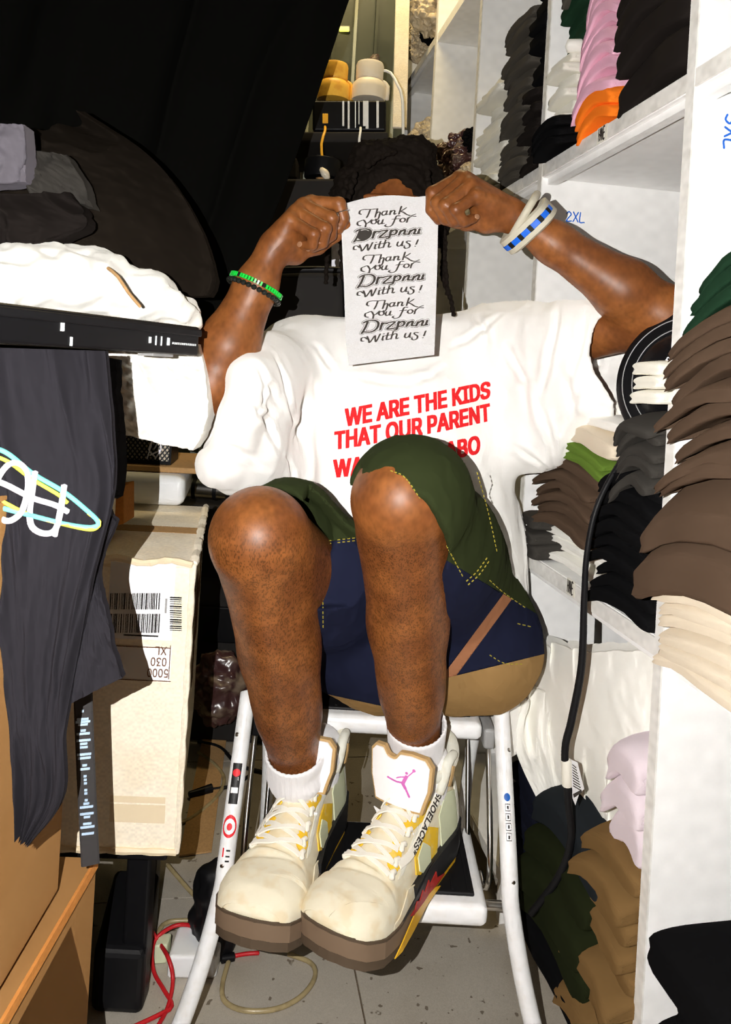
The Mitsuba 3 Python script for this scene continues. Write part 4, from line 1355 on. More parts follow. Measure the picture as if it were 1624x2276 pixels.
for b in range(3):
    dx, dy = 37 * b, 445 * b
    mv = lambda st: [[(x + dx, y + dy) for x, y in s] for s in st]
    for st in (THANK, YOU, WITH):
        on_paper(pen(mv(st), 9, NIB), paper + '__lettering')
    heavy = pen(mv(DRZ), 18, (26, 11, -10))
    if b == 0:
        heavy = heavy.union(affinity.translate(affinity.rotate(affinity.scale(Point(0, 0).buffer(1), 66, 48), -18), 300 + dx, 974 + dy))
    on_paper(heavy, paper + '__lettering')
    on_paper(heavy.buffer(11).simplify(1).difference(heavy.buffer(7.5).simplify(.6)), paper + '__lettering_outline')

# ------------------------------------------------------------------ bracelets and ring
def ring_pts(c, axis, r1, r2, n, tilt=0.):
    axis = np.asarray(axis) / np.linalg.norm(axis)
    u = np.cross(axis, [0, 1, 0]); u /= np.linalg.norm(u)
    w = np.cross(axis, u)
    a = np.linspace(0, 2 * np.pi, n, endpoint=False)
    p = np.asarray(c) + r1 * np.cos(a)[:, None] * u + r2 * np.sin(a)[:, None] * w + tilt * np.sin(a)[:, None] * axis
    return p, u, w, axis


br = thing('bead_bracelet', 'bright green and black bead bracelet on the wrist at the left', 'bracelet')
axf = WRI_R - ELB_R
cb = ELB_R + axf * .735
p, u, w, ax = ring_pts(cb + ax * .004 if False else cb + axf / np.linalg.norm(axf) * .004, axf, .0415, .0395, 54, .006)
put(br + '__cord', tube(np.vstack([p, p[:1]]), .0015, 6), 'm_black_rubber', True)
matte('m_bead_green', (.01, .55, .05), .35, .5)
matte('m_bead_black', (.012, .014, .012), .12, .6)
bd = rbox([.0052, .0062, .0062], .0015, 1)
for k in range(54):
    t = p[(k + 1) % 54] - p[k - 1]
    t /= np.linalg.norm(t)
    s_ = np.cross(t, ax)
    m = place(bd, p[k], t * .66, ax * 1.15, s_ * 1.1)
    put(br + '__bead', m, 'm_bead_green' if k % 9 != 8 else 'm_bead_black')
p, u, w, ax = ring_pts(cb - ax * .0055, axf, .0425, .0405, 30, .006)
for k in range(30):
    b = trimesh.creation.icosphere(1, .0044)
    b.apply_translation(p[k])
    put(br + '__bead', b, 'm_bead_black', True)

# chunky beige bangle with a blue line on the other wrist
bg = thing('bangle', 'chunky beige and blue rubber watch strap on the wrist at the right', 'bracelet')
axf = ELB_L - WRI_L
axf /= np.linalg.norm(axf)
cb = WRI_L + axf * .020
matte('m_beige_rubber', (.46, .43, .34), .5, .3)
matte('m_blue_rubber', (.006, .11, .60), .4, .4)
matte('m_olive_rubber', (.20, .21, .14), .5, .3)


def squircle(c, axis, r1, r2, n=48, e=3.2, rot=.5):
    axis = axis / np.linalg.norm(axis)
    u = np.cross(axis, [0, 1, 0]); u /= np.linalg.norm(u)
    w = np.cross(axis, u)
    a = np.linspace(0, 2 * np.pi, n + 1)
    k = (np.abs(np.cos(a))**e + np.abs(np.sin(a))**e)**(-1 / e)
    x, y = r1 * k * np.cos(a), r2 * k * np.sin(a)
    x, y = x * math.cos(rot) - y * math.sin(rot), x * math.sin(rot) + y * math.cos(rot)
    p = c + x[:, None] * u + y[:, None] * w
    nrm = (p - c) / np.linalg.norm(p - c, axis=1, keepdims=True)
    return p, nrm


tilt = axf + np.array([0, .1, -.25])
p, nrm = squircle(cb, tilt, .041, .036)
put(bg + '__strap', ribbon(p, .032, nrm, .007), 'm_beige_rubber', 40)
put(bg + '__blue_line', ribbon(p[2:44] + nrm[2:44] * .0066, .0100, nrm[2:44], .0014), 'm_blue_rubber', 40)
for k in (4, 7, 10, 13, 16):
    put(bg + '__slot', ribbon(p[k:k + 2] + nrm[k:k + 2] * .0076, .0102, nrm[k:k + 2], .0012), 'm_black_rubber')
p2, nr2 = squircle(cb - axf * .012 + np.array([0, 0, .004]), tilt + np.array([0, -.2, .3]), .043, .038)
put(bg + '__outer_loop', tube(p2, .0062, 10), 'm_beige_rubber', True)
for k in (36, 39):
    put(bg + '__keeper', ribbon(p[k:k + 3] + nrm[k:k + 3] * .0015, .034, nrm[k:k + 3], .0075), 'm_olive_rubber', 40)
q = P(749, 481, 1.189)
rg = thing('finger_ring', 'small silver ring with a bright stone on the forefinger at the left', 'ring')
a, b = P(*HAND_R['index'][1]), P(*HAND_R['index'][2])
pr, *_ = ring_pts(a + (b - a) * .55, b - a, .0122, .0122, 24)
put(rg + '__band', tube(np.vstack([pr, pr[:1]]), .0010, 6), 'm_silver', True)
st = trimesh.creation.icosphere(1, .0046)
st.apply_translation(P(747, 479, 1.181))
put(rg + '__stone', st, 'm_silver')

# ------------------------------------------------------------------ garments on the shelves
def garment(s0, s1, q0, q1, z, t, droop=.03, corner=.02, hump=.01, seed=0, wob=1., groove=.005, n=20, loop=28, sag=0.):
    """a folded garment lying on a shelf: rounded fold towards the room, soft ends, hanging nose"""
    r = np.random.default_rng(seed)
    a = np.sin(np.sin(np.linspace(-np.pi / 2, np.pi / 2, n)) * np.pi / 2)
    th = np.linspace(0, 2 * np.pi, loop, endpoint=False)
    A, TH = np.meshgrid(a, th, indexing='ij')
    e = np.clip(1 - np.abs(A)**9, 0, 1)**.30
    c, sn = np.cos(TH), np.sin(TH)
    k = .55
    Q = np.sign(c) * np.abs(c)**k
    Zr = np.sign(sn) * np.abs(sn)**(.62)
    s = (s0 + s1) / 2 + (s1 - s0) / 2 * A
    q = (q0 + q1) / 2 + (q1 - q0) / 2 * Q
    front = np.clip(-Q, 0, 1)**6
    q = q + groove * np.exp(-(Zr / .22)**2) * front + .012 * (1 - e) * np.clip(-Q, 0, 1)
    zz = z + t / 2 + t / 2 * Zr * (.25 + .75 * e) * (1 + .42 * front)
    ph = r.uniform(0, 9)
    q = q + wob * front * (.016 * (meshkit.noise(np.stack([s * 14, s * 0 + ph, zz * 3], -1), seed) - .5) + .007 * (meshkit.noise(np.stack([s * 45, s * 0 + ph, zz * 14], -1), seed + 1) - .5))
    zz = zz + hump * (1 - A**2) - .7 * corner * np.clip(A, 0, 1)**2 * front**.3
    over = np.clip((.035 - q) / .09, 0, 1)
    zz = zz - .62 * droop * over**1.6 - sag * (1 - A**2)
    zz = zz + wob * (.010 * (meshkit.noise(np.stack([s * 11, q * 11, s * 0 + ph], -1), seed + 2) - .5) + .0035 * (meshkit.noise(np.stack([s * 40, q * 40, zz * 20], -1), seed + 3) - .5))
    pts = O_S + s[..., None] * E_S + q[..., None] * E_Q + zz[..., None] * E_Z
    m = grid_mesh(pts, closed_v=True)
    v = np.vstack([m.vertices, pts[0].mean(0), pts[-1].mean(0)])
    nn, i = n * loop, np.arange(loop)
    e0 = (n - 1) * loop
    f = np.vstack([m.faces, np.stack([np.full(loop, nn), (i + 1) % loop, i], -1), np.stack([np.full(loop, nn + 1), e0 + i, e0 + (i + 1) % loop], -1)])
    return fixed(trimesh.Trimesh(v, f, process=False))


ORD = [f'{w}' for w in 'first second third fourth fifth sixth seventh eighth ninth tenth eleventh twelfth thirteenth fourteenth fifteenth sixteenth'.split()]


def stack(items, s0, s1, q0, q1, z, seed, droop=.03, corner=.02, hump=.01, jit=.012, grow=0., wob=1., slope=0., name='folded_garment', lean=0.):
    """items: (count, thickness, material, label, group)"""
    r = np.random.default_rng(seed)
    h = hump
    k = 0
    for cnt, t, mat, lab, grp in items:
        for i in range(cnt):
            tt = t * r.uniform(.85, 1.2)
            j = r.uniform(-1, 1, 3) * jit
            put(name, garment(s0 + j[0] * .6 + lean * k, s1 + j[1] * .6 + lean * k, q0 + j[2] + slope * k, q1, z, tt, droop * r.uniform(.8, 1.25), corner, h, seed * 31 + k, wob), mat, True,
                label=lab if cnt == 1 else f'{lab}, {ORD[i]} up', cat='folded clothes', group=grp if cnt > 1 else None)
            z += tt * .93
            h += grow
            k += 1
    return z


ZM, ZU = Z_MID, Z_TOP
# near bay, stack that leans out beside the upright
z = stack([(7, .019, 'm_cream', 'cream folded sweatshirt at the foot of the near tall stack', 'cream sweatshirts in the near stack')], -.36, -.03, -.040, .24, ZM + .002, 3, .035, .02, .004, .012, .003, lean=-.001)
z = stack([(1, .055, 'm_brown', 'thick brown folded hoodie hanging lowest over the cream pile', None), (1, .050, 'm_brown', 'brown folded hoodie directly above the lowest hanging one, bulging furthest left', None)],
          -.36, -.022, -.066, .24, z, 4, .085, .035, .030, .004)
z = stack([(9, .0225, 'm_brown', 'brown folded sweatshirt in the near tall stack beside the upright', 'brown sweatshirts in the near stack')], -.36, -.028, -.040, .24, z - .012, 5, .040, .035, .034, .014)
z = stack([(3, .024, 'm_forest', 'dark green folded sweatshirt on top of the near brown stack', 'dark green sweatshirts in the near stack')], -.36, -.045, -.030, .24, z, 6, .045, .030, .040, .010)
# near bay, bottom
zb = stack([(10, .0265, 'm_black_fleece', 'black folded fleece in the stack at the bottom right corner', 'black fleeces at the bottom right')], -.42, -.085, -.020, .24, Z_LOW + .002, 8, .022, .012, .006, .014)
zb = stack([(1, .056, 'm_black_fleece', 'thick black folded fleece on top of the stack at the bottom right', None)], -.42, -.055, -.040, .24, zb, 9, .010, .0, .008, .0)
put('folded_garment', garment(-.40, -.17, -.085, .12, .235, .05, .06, .02, .02, 77), 'm_white_cloth', True, label='pale garment poking out of the black stack at the bottom right', cat='folded clothes')
put('folded_garment', garment(-.40, -.17, -.075, .12, .170, .05, .05, .02, .02, 78), 'm_white_cloth', True, label='second pale garment below the one poking out of the black stack', cat='folded clothes')
stack([(3, .04, 'm_dark_brown', 'dark folded garment on the top shelf nearest the lens', 'dark garments on the nearest top shelf')], -.40, -.06, .06, .3, 1.66, 10, .02)
put('folded_garment', garment(-.40, -.06, .05, .3, 1.49, .165, .0, .0, .0, 11), 'm_white_cloth', True, label='tall white folded bundle on the nearest top shelf', cat='folded clothes')
# main bay, middle shelf
z = stack([(4, .0175, 'm_white_cloth', 'white folded ruffled shirt under the brown and green pile', 'white shirts under the brown pile')], .16, .49, .02, .30, ZM + .002, 12, .01, .01, .006, .016)
z = stack([(6, .0185, 'm_brown', 'brown folded shirt under the two green ones', 'brown shirts under the green ones')], .21, .44, -.015, .28, z + .004, 13, .028, .012, .020, .010, .001)
z = stack([(2, .017, 'm_moss', 'moss green folded shirt on the brown pile', 'moss green shirts on the brown pile')], .20, .425, -.010, .28, z, 14, .028, .01, .024, .006)
z = stack([(1, .034, 'm_cream', 'cream folded garment on top of the moss green shirts', None), (1, .022, 'm_white_cloth', 'white folded garment on the cream one above the moss green shirts', None)],
          .14, .42, .0, .30, z + .002, 15, .02, .01, .012, .012)
z = stack([(3, .03, 'm_charcoal', 'charcoal folded garment behind the seat on the middle shelf', 'charcoal garments behind the shirt')], .40, .49, -.02, .16, ZM + .002, 16, .01, .01, .0, .008)
z = stack([(9, .0225, 'm_black_fleece', 'black folded sweatshirt in the stack next to the near upright', 'black sweatshirts in the middle stack')], .022, .19, -.020, .28, ZM + .002, 17, .022, .02, .012, .010, .001)
z = stack([(5, .021, 'm_charcoal', 'grey folded sweatshirt above the black stack', 'grey sweatshirts above the black stack')], .022, .125, -.020, .28, z, 18, .04, .035, .012, .008)
# upper shelf of the main bay
z = stack([(3, .020, 'm_black_fleece', 'black folded garment at the far corner of the upper shelf', 'black garments at the far end of the upper shelf')], .36, .487, -.035, .22, ZU + .002, 20, .030, .012, .012, .006)
z = stack([(6, .024, 'm_offwhite', 'off-white folded sweatshirt behind the pink stack', 'off-white sweatshirts on the upper shelf')], .395, .488, -.004, .30, ZU + .045, 21, .012, .0, .004, .008)
put('rolled_cuff', tube([S(.40, .02, z + .006), S(.405, -.004, z + .004)], .012, 14), 'm_white_cloth', True, label='white rolled cuff on top of the off-white stack', cat='rolled cloth')
z_off = z
z = stack([(2, .026, 'm_orange', 'orange folded sweatshirt under the pink stack', 'orange sweatshirts on the upper shelf')], .215, .345, -.012, .26, ZU + .002, 22, .03, .025, .014, .004)
z = stack([(8, .026, 'm_pink', 'pink folded sweatshirt in the stack on the upper shelf', 'pink sweatshirts on the upper shelf')], .225, .37, -.005, .28, z - .004, 23, .05, .040, .022, .009, .002)
z = stack([(3, .03, 'm_forest', 'dark green folded garment behind the pink stack', 'dark green garments behind the pink stack')], .365, .455, .004, .30, z_off + .012, 24, .02, .02, .0, .008)
z = stack([(3, .035, 'm_taupe', 'taupe folded garment above the dark green ones on the upper shelf', 'taupe garments on the upper shelf')], .335, .435, -.012, .30, z, 25, .035, .03, .0, .008)
z = stack([(1, .072, 'm_dark_brown', 'long black folded hoodie lying lowest beside the orange sweatshirts', None), (1, .05, 'm_dark_brown', 'black folded hoodie second from the shelf, above the lowest long one', None),
           (5, .042, 'm_dark_brown', 'black folded hoodie in the upper part of the stack beside the pink one', 'black hoodies on the upper shelf')], .022, .215, -.010, .28, ZU + .002, 26, .030, .030, .010, .016, .001, lean=.002)
# second bay, upper shelf
z = stack([(15, .0255, 'm_taupe', 'taupe folded sweatshirt in the tall stack on the second bay', 'taupe sweatshirts in the second bay')], .60, .76, -.006, .26, ZU + .002, 30, .02, .012, .006, .011, .0)
stack([(6, .036, 'm_black_fleece', 'black folded garment at the near side of the tall taupe stack', 'black garments in the second bay')], .52, .60, .0, .26, ZU + .18, 31, .02, .0, .0, .012)
stack([(8, .022, 'm_dark_brown', 'dark brown folded garment low beside the taupe stack', 'dark brown garments in the second bay')], .522, .61, -.008, .26, ZU + .002, 32, .02, .01, .0, .012)
stack([(11, .026, 'm_offwhite', 'off-white folded garment behind the tall taupe stack', 'off-white garments in the second bay')], .75, .93, .0, .30, ZU + .002, 33, .012, .0, .0, .020)
# lower bay
z = stack([(8, .036, 'm_tan', 'tan folded sweatshirt in the stack by the foot of the near upright', 'tan sweatshirts in the lower bay')], .024, .17, -.028, .26, .145, 40, .035, .030, .010, .018)
z = stack([(3, .05, 'm_lavender', 'pale lavender folded sweatshirt on the tan stack', 'lavender sweatshirts in the lower bay')], .022, .115, -.012, .26, z, 41, .045, .040, .012, .010)
stack([(3, .050, 'm_olive_dark', 'dark olive folded garment low in the lower bay', 'dark olive garments in the lower bay')], .10, .33, -.045, .24, .165, 42, .03, .02, .02, .012)
stack([(2, .032, 'm_black_fleece', 'black folded garment at the bottom of the lower bay', 'black garments at the bottom of the lower bay')], .03, .40, -.035, .26, Z_LOW + .002, 43, .01, .0, .0, .01)
stack([(6, .042, 'm_navy', 'navy folded garment behind the stool leg in the lower bay', 'navy garments in the lower bay')], .33, .49, -.020, .26, Z_LOW + .002, 44, .01, .01, .01, .012)
put('folded_garment', garment(.10, .33, -.03, .25, .315, .06, .03, .02, .02, 45), 'm_slate', True, label='slate folded garment below the white draped shirts', cat='folded clothes')
put('folded_garment', garment(.385, .49, -.025, .2, .385, .03, .03, .01, .0, 46), 'm_black_fleece', True, label='small black bundle on the navy pile in the lower bay', cat='folded clothes')


def sheet(left, right, amp=.006, folds=7, thick=.006, seed=0, nu=60, nv=50, dir_=(0, -1, 0), mid=None, fine_=.003):
    """a soft cloth spanned between two hanging edges, with folds"""
    L = resample(np.array([P(*q) for q in left]), .01)
    R = resample(np.array([P(*q) for q in right]), .01)
    t = np.linspace(0, 1, nv)
    al = lambda C: np.stack([np.interp(t, np.linspace(0, 1, len(C)), C[:, j]) for j in range(3)], 1)
    L, R = al(L), al(R)
    u = np.linspace(0, 1, nu)[None, :, None]
    g = L[:, None] * (1 - u) + R[:, None] * u
    if mid is not None:
        M = al(resample(np.array([P(*q) for q in mid]), .01))
        g = g + (M - (L + R) / 2)[:, None] * (4 * u * (1 - u))
    U, V = np.meshgrid(np.linspace(0, 1, nu), t)
    ph = np.random.default_rng(seed).uniform(0, 9, 2)
    w = meshkit.fbm(np.stack([U * folds + .8 * meshkit.noise(np.stack([U * 2, V * 3, U * 0 + ph[0]], -1), seed), V * 1.6, U * 0 + ph[1]], -1), 2, seed)
    rid = 1 - 2 * np.abs(w - .5)
    d = amp * (1.6 * w + 1.2 * rid**3 - 1.4) + fine_ * (meshkit.fbm(np.stack([U * 22, V * 22, U * 0], -1), 2, seed + 5) - .5)
    g = g + d[..., None] * np.asarray(dir_) * 2
    bk = g - np.asarray(dir_) * thick
    edge = np.minimum(np.minimum(U, 1 - U) * nu, np.minimum(V, 1 - V) * nv) < .5
    f, b = grid_mesh(g), grid_mesh(bk)
    k = nu * nv
    rim = np.concatenate([np.arange(nu), np.arange(1, nv) * nu + nu - 1, (nv - 1) * nu + np.arange(nu - 2, -1, -1), np.arange(nv - 2, 0, -1) * nu])
    r2 = np.roll(rim, -1)
    side = np.vstack([np.stack([rim, rim + k, r2], -1), np.stack([r2, rim + k, r2 + k], -1)])
    m = trimesh.Trimesh(np.vstack([f.vertices, b.vertices]), np.vstack([f.faces, b.faces[:, ::-1] + k, side]), process=False)
    return fixed(m)


def cloth(key, label, mat, left, right, cat='clothes', group=None, **kw):
    return put(key, sheet(left, right, **kw), mat, 50, label=label, cat=cat, group=group)


# white shirts that hang out of the lower bay
cloth('draped_shirt', 'large white shirt bunched in the lower bay behind the black cord', 'm_white_cloth', [(1180, 1425, 1.44), (1170, 1600, 1.42), (1215, 1760, 1.40), (1275, 1915, 1.37)],
      [(1475, 1445, 1.10), (1475, 1600, 1.08), (1470, 1750, 1.06), (1440, 1900, 1.09)], mid=[(1320, 1440, 1.24), (1320, 1600, 1.20), (1340, 1760, 1.19), (1350, 1935, 1.22)], amp=.015, folds=5, seed=50, thick=.03, nu=90, nv=80, fine_=.006)
cloth('draped_shirt', 'white shirt hanging in long folds between the stool and the black cord', 'm_white_cloth', [(1158, 1560, 1.36), (1140, 1650, 1.36), (1200, 1790, 1.34), (1262, 1915, 1.31)],
      [(1290, 1500, 1.33), (1290, 1640, 1.31), (1285, 1780, 1.30), (1275, 1925, 1.29)], amp=.013, folds=6, seed=51, thick=.012, nu=80)
cloth('draped_shirt', 'slate garment hanging under the white shirt beside the stool leg', 'm_slate', [(1180, 1735, 1.42), (1172, 1860, 1.40), (1190, 2010, 1.36)], [(1215, 1760, 1.40), (1262, 1900, 1.36), (1235, 2010, 1.33)], amp=.006, folds=3, seed=52, thick=.014, nu=30)
put('folded_garment', garment(.40, .49, -.035, .18, .52, .022, .05, .03, .0, 47), 'm_white_cloth', True, label='white collar piece sticking out beside the stool', cat='folded clothes')
# white cloth behind the sleeve and the black cap beside the near upright
cloth('draped_shirt', 'white shirt lying crumpled behind the right sleeve on the middle shelf', 'm_white_cloth', [(1300, 905, 1.36), (1285, 960, 1.35), (1300, 1000, 1.34)], [(1470, 880, 1.20), (1480, 930, 1.19), (1470, 960, 1.19)],
      amp=.007, folds=3, seed=53, thick=.02, nu=40, nv=24)
cap = thing('cap', 'black round cap with stitched brim leaning against the near upright', 'cap')
cc_ = P(1532, 850, 1.13)
cn = np.array([-.62, -.76, .16]); cn /= np.linalg.norm(cn)
prof = [(.0, .062), (.035, .058), (.060, .044), (.072, .022), (.0765, .004), (.1, .001), (.110, -.004), (.113, -.009), (.109, -.011), (.07, -.006), (.0, -.004)]
put(cap + '__brim', lathe(prof, cc_, cn, 56), 'm_black_plastic', 40)
for rr in (.084, .099):
    p, *_ = ring_pts(cc_ + cn * .0035, cn, rr, rr, 60)
    put(cap + '__stitching', tube(np.vstack([p, p[:1]]), .0009, 6), 'm_grey_plastic', True)
uq = np.cross(cn, [0, 0, 1.]); uq /= np.linalg.norm(uq)
tm = meshkit.text_mesh('mes.', .012, .0006, bold=True)
put(cap + '__lettering', place(tm, P(1488, 808, 1.095), np.array([.42, -.25, .86]) * .9, np.array([-.80, .20, .45]) * .9), 'm_neon_white')
for k in range(3):
    z0 = 1.105 - .019 * k
    put('knit_glove', garment(.005, .075, -.028, .05, z0 - .02, .019, .012, .006, .0, 60 + k, .6), 'm_offwhite', True, label=f'white knitted roll beside the near upright in front of the cap, {ORD[k]} from the top', cat='knit roll', group='white knitted rolls beside the near upright')

# black lead that hangs down in front of the bay, with a paper flag
cord = thing('hanging_cable', 'thick black power cable arching down in front of the lower bay', 'cable')
put(cord + '__lead', tube([P(1446, 958, 1.17), P(1420, 978, 1.15), P(1370, 1040, 1.13), P(1325, 1130, 1.12), P(1304, 1230, 1.12), P(1298, 1330, 1.125), P(1292, 1480, 1.13), P(1270, 1600, 1.135), P(1255, 1670, 1.14), P(1262, 1780, 1.15), P(1268, 1870, 1.16), P(1240, 1950, 1.18), P(1180, 2030, 1.22)],
                           [.0042] * 5 + [.0048] + [.0056] * 7, 12, .01), 'm_black_rubber', True)
put(cord + '__plug_grip', tube([P(1484, 905, 1.19), P(1462, 935, 1.18), P(1446, 958, 1.17)], (.0085, .0085, .0068), 12, .006), 'm_grey_plastic', True)
put(cord + '__label_wrap', tube([P(1258, 1690, 1.141), P(1260, 1745, 1.145)], .0078, 12), 'm_offwhite', True)
fo, fx, fy = P(1268, 1688, 1.14), P(1290, 1695, 1.14) - P(1268, 1688, 1.14), P(1272, 1775, 1.14) - P(1268, 1688, 1.14)
pl = Polygon([(0, 0), (.55, .02), (1.0, .62), (.55, .80), (.2, 1.1), (0, .95)])
put(cord + '__paper_flag', place(extrude(pl, 1.0), fo, fx * 1.25, fy * 1.05, np.array([0, .0005, 0])), 'm_paper')
for k in range(9):
    y = .10 + .065 * k
    put(cord + '__flag_print', place(extrude(Polygon([(.1, y), (.42 + .04 * k, y + .05), (.42 + .04 * k, y + .075), (.1, y + .025)]), 1.0), fo - [0, .0004, 0], fx * 1.25, fy * 1.05, np.array([0, .0003, 0])), 'm_ink')
put(cord + '__flag_code', place(extrude(Polygon([(.05, .84), (.75, .66), (.8, .72), (.12, .92)]), 1.0), fo - [0, .0004, 0], fx * 1.25, fy * 1.05, np.array([0, .0003, 0])), 'm_ink')

# ------------------------------------------------------------------ the left side: boxes, clothes, devices
def on_z(px, py, z=.005):
    r = P(px, py, 1.0) - np.array([0, 0, CAMZ])
    return np.array([0, 0, CAMZ]) + r * (z - CAMZ) / r[2]


def carton(key, label, o, ex, ey, ez, mat, flap=None, tape=None, cat='cardboard box'):
    """a closed carton: body walls, flaps with a seam on top, tape"""
    t = thing(key, label, cat)
    o, ex, ey, ez = (np.asarray(v, float) for v in (o, ex, ey, ez))
    put(t + '__body', frame_box(o, ex, ey, ez * .985, .004), mat)
    nx, ny = ex / np.linalg.norm(ex), ey / np.linalg.norm(ey)
    for k in (0, 1):
        put(t + '__flap', frame_box(o + ez * .985 + ey * (.5 * k) + ny * .001, ex, ey * .497, ez / np.linalg.norm(ez) * .004, .001, 1), mat)
    if tape:
        put(t + '__tape', frame_box(o + ez * .985 + ey * .5 - ny * .024 + ez / np.linalg.norm(ez) * .0041, ex, ny * .048, ez / np.linalg.norm(ez) * .0006, .0002, 1), tape)
    return t


# the two stacked boxes nearest the lens
low = carton('carton', 'brown cardboard box standing on the floor at the bottom left corner', [-.80, .42, 0], [.482, .012, 0], [.012, .545, 0], [0, 0, .428], 'm_card_dark')
put(low + '__painted_lit_edge', frame_box([-.318, .43, .418], [.004, 0, 0], [.012, .54, 0], [0, 0, .014], .001, 1), 'm_card_orange')  # orange strip painted on for the flash-lit top edge
up = carton('carton', 'tall tan cardboard box behind the hanging black T-shirt, on the brown one', [-.84, .40, .436], [.515, .0, 0], [.0, .50, 0], [0, 0, .50], 'm_card_dark')

# the printed carton
bo = P(208, 1925, 1.15)
ex_ = (P(400, 1250, 1.15) - P(208, 1250, 1.15)) * [1, 0, 0]
ey_ = np.array([-.080, .47, 0])
bz0, bz1 = .318, .757
bo = np.array([P(405, 1600, 1.15)[0] - .30, 1.15, bz0])
box = carton('carton', 'worn cardboard carton with barcode labels and upside down print, beside the knees', bo, [.30, .012, 0], ey_, [0, 0, bz1 - bz0], 'm_card_pale', tape='m_card')
nb = np.cross([.30, .012, 0], [0, 0, 1.]); nb /= np.linalg.norm(nb)            # towards the room
exu = np.array([.30, .012, 0]) / np.linalg.norm([.30, .012, 0])


def on_front(px, py):
    r = P(px, py, 1.0) - np.array([0, 0, CAMZ])
    t = ((bo - np.array([0, 0, CAMZ])) @ nb) / (r @ nb)
    return np.array([0, 0, CAMZ]) + r * t


def decal(px0, py0, px1, py1, mat, key, lift=.0008, th=.0003):
    a = on_front(px0, py0)
    b = on_front(px1, py0)
    w = (b - a) @ exu
    h = on_front(px0, py0)[2] - on_front(px0, py1)[2]
    m = place(trimesh.creation.box([1, 1, 1], ), a + exu * w / 2 - E_Z * h / 2 + nb * lift, exu * w, E_Z * h, nb * th)
    return put(key, m, mat)


decal(247, 1240, 392, 1418, 'm_white_plastic', box + '__shipping_label', .0006)
br_ = random.Random(5)
for r0, r1 in ((1318, 1354), (1364, 1406)):
    x = 246.0
    while x < 355:
        w = br_.choice([1.2, 1.2, 2.2, 3.4])
        decal(x, r0, min(x + w, 357), r1, 'm_print_black', box + '__barcode_line', .0012)
        x += w + br_.choice([1.2, 1.6, 2.4, 3.6])
for k in range(16):
    y = 1326 + k * 4.9
    decal(378, y, 404, y + br_.choice([1.2, 2.0, 2.8]), 'm_print_black', box + '__barcode_line', .0012)
decal(275, 1409, 352, 1412, 'm_print_black', box + '__small_print', .0012)
decal(368, 1330, 372, 1362, 'm_grey_plastic', box + '__small_print', .0012)
decal(255, 1434, 382, 1510, 'm_white_plastic', box + '__size_label', .0007)
for x0, x1, y0, y1 in ((254, 380, 1434, 1435.6), (254, 380, 1508, 1509.6), (378.5, 380, 1434, 1509)):
    decal(x0, y0, x1, y1, 'm_wood_dark', box + '__label_border', .0014)
for word, py, w in (('XL', 1455, 26), ('030', 1480, 36), ('5000', 1505, 48)):
    tm = meshkit.text_mesh(word, 1.0, .0003)
    wd = tm.vertices[:, 0].max()
    a = on_front(372 if word != '5000' else 376, py - 18)
    sc = ((on_front(372, py)[0] - on_front(372 - w, py)[0])) / wd
    put(box + '__size_print', place(tm, a + nb * .0016, -exu * sc, -E_Z * .0125, nb), 'm_wood_dark')
for y0, y1 in ((1768, 1782), (1786, 1826)):
    decal(245, y0, 368, y1, 'm_tape', box + '__packing_tape', .0006)
# torn, taped top edge and crushed corners
te = [bo + E_Z * (bz1 - bz0 + .002) + np.array([.30, .012, 0]) * t + nb * .003 + np.array([0, 0, .003 * math.sin(t * 23)]) for t in np.linspace(0, 1, 30)]
put(box + '__torn_edge', tube(te, np.array([.004 + .002 * abs(math.sin(k * 1.7)) for k in range(30)]), 7), 'm_tape')
te = [bo + np.array([.30, .012, 0]) + ey_ * t + E_Z * (bz1 - bz0) + np.array([.002, 0, .003 * math.sin(t * 31)]) for t in np.linspace(0, 1, 30)]
put(box + '__torn_edge', tube(te, np.array([.005 + .003 * abs(math.sin(k * 1.3)) for k in range(30)]), 7), 'm_card_pale')
te = [bo + np.array([.30, .012, 0]) + E_Z * (bz1 - bz0) * t + np.array([.001, -.001, 0]) for t in np.linspace(0, 1, 24)]
put(box + '__corner_wear', tube(te, np.array([.0035 + .002 * abs(math.sin(k * 2.1)) for k in range(24)]), 7), 'm_card_pale')
te = [bo + np.array([.30, .012, 0]) * t + E_Z * .001 + nb * .001 for t in np.linspace(0, 1, 24)]
put(box + '__torn_edge', tube(te, np.array([.004 + .002 * abs(math.sin(k * 2.3)) for k in range(24)]), 7), 'm_tape')
for k, (t, z0, z1) in enumerate(((.25, .30, .40), (.45, .16, .36), (.6, .22, .33), (.75, .28, .40))):
    q0 = bo + np.array([.30, .012, 0]) + ey_ * t + E_Z * z0 + np.array([.0006, 0, 0])
    put(box + '__side_print', frame_box(q0, ey_ * .09, E_Z * (z1 - z0), [.0008, 0, 0], .0002, 1), 'm_wood_dark')
# what carries it
stand = thing('stand', 'low black stand under the printed carton', 'stand')
put(stand + '__top_plate', frame_box([bo[0] + .01, 1.18, .285], [.27, .01, 0], [-.07, .40, 0], [0, 0, .030], .004), 'm_black_plastic')
for k, (x, y) in enumerate(((-.325, 1.27), (-.54, 1.27), (-.375, 1.52), (-.58, 1.52))):
    put(stand + '__leg', frame_box([x - .019, y - .02, 0], [.040, 0, 0], [0, .04, 0], [0, 0, .288], .005), 'm_black_plastic')
put(stand + '__base_box', frame_box([-.385, 1.235, .002], [.085, 0, 0], [-.03, .20, 0], [0, 0, .105], .012), 'm_black_rubber')

